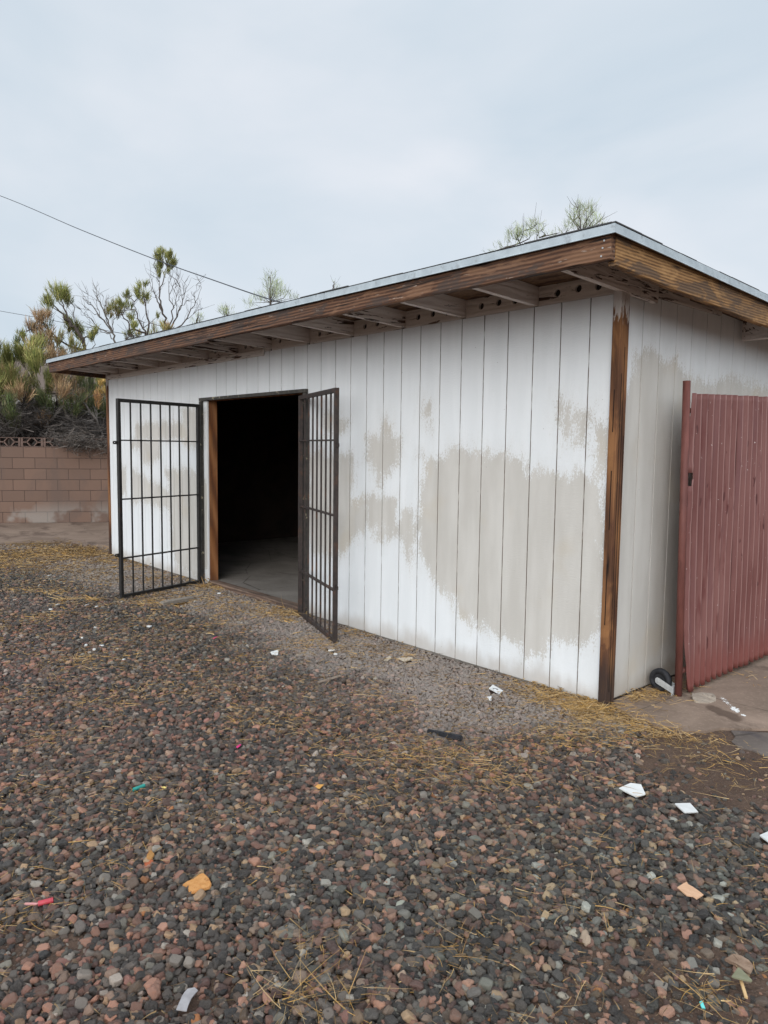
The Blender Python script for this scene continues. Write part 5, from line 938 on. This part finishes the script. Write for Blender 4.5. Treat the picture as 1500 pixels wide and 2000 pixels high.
# ---------------------------------------------------------------- litter and loose things on the ground
def litter(name, pts, z0, th, mat, label, cat, tilt=(0, 0), bev=0.0, group=None, warp=0.0, jag=0.0):
    cx_ = sum(p[0] for p in pts)/len(pts); cy_ = sum(p[1] for p in pts)/len(pts)
    q = [(x-cx_, y-cy_) for x, y in pts]
    if sum(a[0]*b[1]-b[0]*a[1] for a, b in zip(q, q[1:]+q[:1])) < 0: q = q[::-1]
    if jag: q = [(x+random.uniform(-jag, jag), y+random.uniform(-jag, jag)) for a, b in zip(q, q[1:]+q[:1]) for t in (0, .25, .5, .75) for x, y in ((a[0]+(b[0]-a[0])*t, a[1]+(b[1]-a[1])*t),)]
    bm = bmesh.new(); prism_bm(bm, q, 0, th)
    if bev: bmesh.ops.bevel(bm, geom=list(bm.edges), offset=bev, segments=2, affect='EDGES')
    if warp:
        bmesh.ops.triangulate(bm, faces=bm.faces); bmesh.ops.subdivide_edges(bm, edges=bm.edges, cuts=2)
        for v in bm.verts: v.co.z += warp*mnoise.noise(v.co*18)
    o = done(bm, name, mat); o.location = (cx_, cy_, z0); o.rotation_euler = (tilt[0], tilt[1], 0)
    return tag(o, label, cat, group)
white = m_plain('white_tile', (0.60, 0.595, 0.57), (0.68, 0.67, 0.645), 25, 0.5, spots=(0.58, 0.52, 0.42), sscale=14, slo=0.66, shi=0.8)
paper = m_plain('white_card_paper', (0.64, 0.64, 0.63), (0.70, 0.70, 0.69), 10, 0.6)
litter('tile_shard', [(0.677, -0.926), (0.691, -0.852), (0.729, -0.829), (0.781, -0.882), (0.764, -0.931)], 0.024, 0.007, white, 'larger five sided white tile shard lying on the gravel near the bare dirt', 'tile shard', (0.10, 0.06), 0.0012)
litter('tile_shard', [(0.903, -0.863), (0.945, -0.809), (1.002, -0.853), (0.966, -0.901)], 0.018, 0.007, white, 'smaller diamond shaped white tile shard at the gravel edge by the dirt', 'tile shard', (0.03, 0.02), 0.0012)
litter('tile_shard', [(1.247, -0.857), (1.255, -0.794), (1.292, -0.777), (1.345, -0.85), (1.289, -0.88)], 0.018, 0.007, white, 'pale tile shard cut off by the right edge of the picture', 'tile shard', (-0.05, 0.04), 0.0012)
litter('cardboard_scrap', [(1.207, -1.434), (1.212, -1.404), (1.216, -1.384), (1.226, -1.394), (1.242, -1.397), (1.29, -1.416), (1.284, -1.453), (1.268, -1.448), (1.252, -1.457)], 0.026, 0.004, m_plain('tan_cardboard', (0.55, 0.32, 0.19), (0.63, 0.39, 0.245), 18, 0.9, spots=(0.42, 0.22, 0.12), sscale=25, slo=.6, shi=.7, st=(1, 4, 1)), 'torn tan cardboard scrap on the pebbles', 'cardboard', (0.05, -0.04), 0, None, 0.003)
litter('sandstone_flake', [(0.112, -2.723), (0.104, -2.7), (0.113, -2.681), (0.1, -2.653), (0.106, -2.639), (0.136, -2.637), (0.177, -2.647), (0.188, -2.658), (0.186, -2.68), (0.172, -2.717), (0.143, -2.723)], 0.024, 0.011, m_plain('orange_sandstone', (0.45, 0.20, 0.06), (0.56, 0.28, 0.10), 60, 0.9, bump=0.004, spots=(0.36, 0.15, 0.045), sscale=30, slo=.58, shi=.66), 'flat orange sandstone flake with a notch in its edge', 'stone', (0.06, 0.03), 0.003, None, 0.004)
litter('metal_strip', [(0.614, -2.985), (0.590, -2.962), (0.578, -2.951), (0.568, -2.938), (0.563, -2.927), (0.57, -2.909), (0.585, -2.907), (0.592, -2.92), (0.604, -2.937), (0.618, -2.951), (0.635, -2.966)], 0.024, 0.003, m_plain('dull_grey_strip', (0.27, 0.25, 0.25), (0.36, 0.34, 0.34), 30, 0.7), 'curved dull grey strip lying in the foreground gravel', 'strip', (-0.05, 0.04), 0, None, 0.004)
litter('red_stone', [(-0.12, -2.757), (-0.12, -2.733), (-0.091, -2.732), (-0.08, -2.75), (-0.08, -2.768)], 0.016, 0.012, m_plain('rust_red_stone', (0.28, 0.07, 0.03), (0.37, 0.11, 0.05), 50, 0.9), 'rust red broken stone under an amber one', 'stone', (0.2, 0.1), 0.003)
litter('amber_stone', [(-0.128, -2.747), (-0.152, -2.722), (-0.123, -2.717), (-0.101, -2.738), (-0.107, -2.754)], 0.028, 0.012, m_plain('amber_stone_mat', (0.36, 0.17, 0.05), (0.44, 0.23, 0.08), 50, 0.8), 'small amber stone leaning on a rust red one', 'stone', (-0.3, 0.25), 0.003)
litter('slate_shard', [(1.521, -1.734), (1.52, -1.687), (1.532, -1.69), (1.569, -1.71), (1.569, -1.717), (1.53, -1.733)], 0.030, 0.005, m_plain('green_slate', (0.17, 0.165, 0.10), (0.215, 0.21, 0.135), 40, 0.8), 'triangular olive green slate shard propped on bark', 'shard', (0.12, -0.05), 0.001)
litter('wood_splinter', [(1.527, -1.704), (1.535, -1.702), (1.580, -1.765), (1.572, -1.768)], 0.016, 0.006, m_plain('fresh_splinter', (0.50, 0.31, 0.14), (0.60, 0.40, 0.2), 40, 0.8), 'pale yellow wood splinter poking out under the slate shard', 'splinter', (0.05, 0.05))
litter('bark_chip', [(1.468, -1.66), (1.477, -1.621), (1.497, -1.611), (1.52, -1.613), (1.539, -1.626), (1.543, -1.657), (1.521, -1.654), (1.498, -1.650)], 0.012, 0.010, m_plain('bark_chip_mat', (0.19, 0.12, 0.08), (0.29, 0.20, 0.14), 40, 0.95, bump=0.003), 'brown bark chip behind the green slate shard', 'bark chip', (0.1, 0.1), 0.002, None, 0.006)
litter('glass_bit', [(1.500, -1.884), (1.504, -1.876), (1.520, -1.889), (1.512, -1.894)], 0.014, 0.005, m_plain('turquoise_bit', (0.10, 0.50, 0.47), (0.16, 0.6, 0.56), 40, 0.4), 'tiny turquoise glass bit in the front right corner dirt', 'glass bit', (0.3, 0.2))
litter('black_bar', [(-0.333, -1.123), (-0.338, -1.100), (-0.136, -1.052), (-0.124, -1.080)], 0.016, 0.028, M['rubber'], 'short black bar half sunk in the gravel before the wall', 'bar', (0.05, -0.06), 0.006)
cardo = litter('white_card', [(-0.589, -0.326), (-0.611, -0.261), (-0.504, -0.29), (-0.486, -0.35)], 0.022, 0.004, paper, 'white card with a dark printed mark lying near the wall', 'card', (0.06, 0.02))
bm = bmesh.new(); box_bm(bm, (-0.016, 0.004, 0.0042), (0.012, 0.010, 0.0048)); box_bm(bm, (-0.020, -0.006, 0.0042), (-0.013, 0.0038, 0.0048)); box_bm(bm, (0.006, -0.004, 0.0042), (0.012, 0.0038, 0.0048))
mk = NT('dark_print', 0.7); mk.col((0.05, 0.05, 0.07)); done(bm, 'printed_mark', mk.m, cardo)
litter('paper_scrap', [(-0.49, -0.455), (-0.483, -0.425), (-0.444, -0.471), (-0.461, -0.482)], 0.020, 0.003, paper, 'little square paper scrap just in front of the white card', 'paper scrap', (0.1, 0.15))
tan = m_plain('tan_chip', (0.42, 0.35, 0.27), (0.5, 0.43, 0.34), 40, 0.9)
litter('plaster_flake', [(-1.439, -0.33), (-1.389, -0.23), (-1.359, -0.245), (-1.362, -0.329)], 0.018, 0.008, tan, 'longer beige plaster flake on the gravel along the wall', 'flake', (0.05, 0.1), 0.002)
litter('plaster_flake', [(-1.47, -0.427), (-1.513, -0.332), (-1.463, -0.359), (-1.443, -0.416)], 0.018, 0.008, tan, 'shorter darker beige flake left of the longer one', 'flake', (0.1, 0.0), 0.002)
litter('tile_shard', [(-2.121, -0.951), (-2.112, -0.885), (-2.04, -0.935), (-2.072, -0.967)], 0.024, 0.006, white, 'small white shard on the gravel in front of the rusty door leaf', 'tile shard', (0.12, 0.1), 0.001)
litter('wood_stick', [(-1.368, -1.08), (-1.35, -1.08), (-1.350, -0.896), (-1.368, -0.896)], 0.02, 0.012, m_plain('grey_stick', (0.22, 0.17, 0.13), (0.30, 0.24, 0.19), 30, 0.9), 'short weathered stick on the gravel past the rusty door leaf', 'stick', (0.04, 0.02), 0.004)
litter('wood_board', [(-4.169, -0.859), (-4.207, -0.529), (-4.152, -0.52), (-4.097, -0.86)], 0.012, 0.038, m_plain('grey_old_board', (0.20, 0.17, 0.14), (0.29, 0.25, 0.21), 30, 0.9, st=(6, 1, 6)), 'grey weathered board scrap lying on gravel in front of the doorway', 'board', (0.0, 0.05), 0.004)
rock_m = m_plain('grey_rock', (0.27, 0.22, 0.175), (0.36, 0.30, 0.24), 20, 0.9, bump=0.006, spots=(0.17, 0.14, 0.11), sscale=14, slo=.6, shi=.7)
litter('rock', [(0.281, 0.561), (0.361, 0.683), (0.423, 0.589), (0.408, 0.514), (0.352, 0.46), (0.309, 0.499)], 0.006, 0.022, rock_m, 'flat grey rock wedged under the foot of the red gate', 'rock', (0.02, 0.03), 0.006, None, 0.012, 0.004)
def tubelet(name, p, q, r_, mat, label, cat, cap=None):
    c_ = (Vector(p)+Vector(q))/2; bm = bmesh.new(); cyl_bm(bm, Vector(p)-c_, Vector(q)-c_, r_, n=14)
    cyl_bm(bm, (Vector(q)-c_)*0.72, (Vector(q)-c_)*0.80, r_*1.12, n=14)
    o = done(bm, name, mat); o.location = c_; return tag(o, label, cat)
tubelet('plastic_tube', (-0.091, -3.124, 0.030), (-0.074, -3.083, 0.034), 0.0085, m_plain('red_plastic', (0.40, 0.04, 0.055), (0.46, 0.06, 0.075), 30, 0.4), 'bright red plastic tube on the gravel at the left edge', 'plastic tube')
litter('pink_scrap', [(-0.131, -3.152), (-0.126, -3.158), (-0.098, -3.126), (-0.102, -3.120)], 0.022, 0.004, m_plain('pink_scrap_mat', (0.55, 0.25, 0.24), (0.6, 0.3, 0.28), 30, 0.7), 'faded pink scrap beside the bright red tube', 'scrap', (0.1, 0.1))
tubelet('plastic_tube', (-0.679, -2.566, 0.024), (-0.682, -2.513, 0.026), 0.008, m_plain('teal_plastic', (0.02, 0.20, 0.17), (0.03, 0.26, 0.22), 30, 0.4), 'dark teal plastic tube in the left gravel beside straw', 'plastic tube')
litter('yellow_scrap', [(-0.625, -2.462), (-0.615, -2.450), (-0.590, -2.440), (-0.598, -2.452)], 0.022, 0.004, m_plain('yellow_scrap_mat', (0.68, 0.52, 0.16), (0.74, 0.58, 0.2), 30, 0.7), 'small yellow scrap right of the dark teal tube', 'scrap', (0.15, 0.1))
litter('dry_leaf', [(-0.20, -1.948), (-0.175, -1.935), (-0.185, -1.905), (-0.205, -1.925)], 0.022, 0.003, m_plain('orange_leaf_mat', (0.50, 0.24, 0.06), (0.58, 0.3, 0.08), 30, 0.7), 'single orange dry leaf on the middle of the gravel', 'leaf', (0.2, 0.25), 0, None, 0.006)
pk = m_plain('magenta_bloom', (0.55, 0.03, 0.14), (0.62, 0.05, 0.2), 30, 0.6)
for (x, y, s_, lb) in ((-0.798, -1.978, 0.022, 'bright magenta petal on the dark gravel, the nearer of two'), (-2.739, -1.064, 0.030, 'magenta petal on the gravel out in front of the doorway')):
    litter('petal', [(x+s_*math.cos(k_*1.05)*random.uniform(.6, 1), y+s_*math.sin(k_*1.05)*random.uniform(.6, 1)) for k_ in range(6)], 0.022, 0.004, pk, lb, 'petal', (0.3, -0.2), 0, None, 0.008)
for (x, y) in ((-4.827, -1.028), (-4.53, -1.41), (-4.415, -1.361), (-4.724, -1.609), (-4.556, -1.723), (-3.649, -1.655), (-3.376, -1.845), (-3.147, -1.902), (-2.996, -1.898), (-3.067, -1.817), (-3.404, -1.298), (-2.617, -1.829), (-8.484, -0.453), (-4.283, -0.178), (-4.093, -0.539), (-6.367, -1.18), (-1.9, -0.56), (-1.8, -0.6)):
    a0 = random.uniform(0, 6.28); s_ = random.uniform(0.016, 0.032); el = random.uniform(0.45, 0.8)
    pts = [(x+s_*(math.cos(t_)*math.cos(a0)-el*math.sin(t_)*math.sin(a0)), y+s_*(math.cos(t_)*math.sin(a0)+el*math.sin(t_)*math.cos(a0))) for t_ in (0, 1.1, 2.3, 3.3, 4.2, 5.3)]
    litter('white_chip', pts, 0.016, 0.012, white, 'small white plaster chip scattered on the gravel near the open doorway', 'chip', (random.uniform(-.2, .2), random.uniform(-.2, .2)), 0.003, 'white chips on the gravel', 0.004)
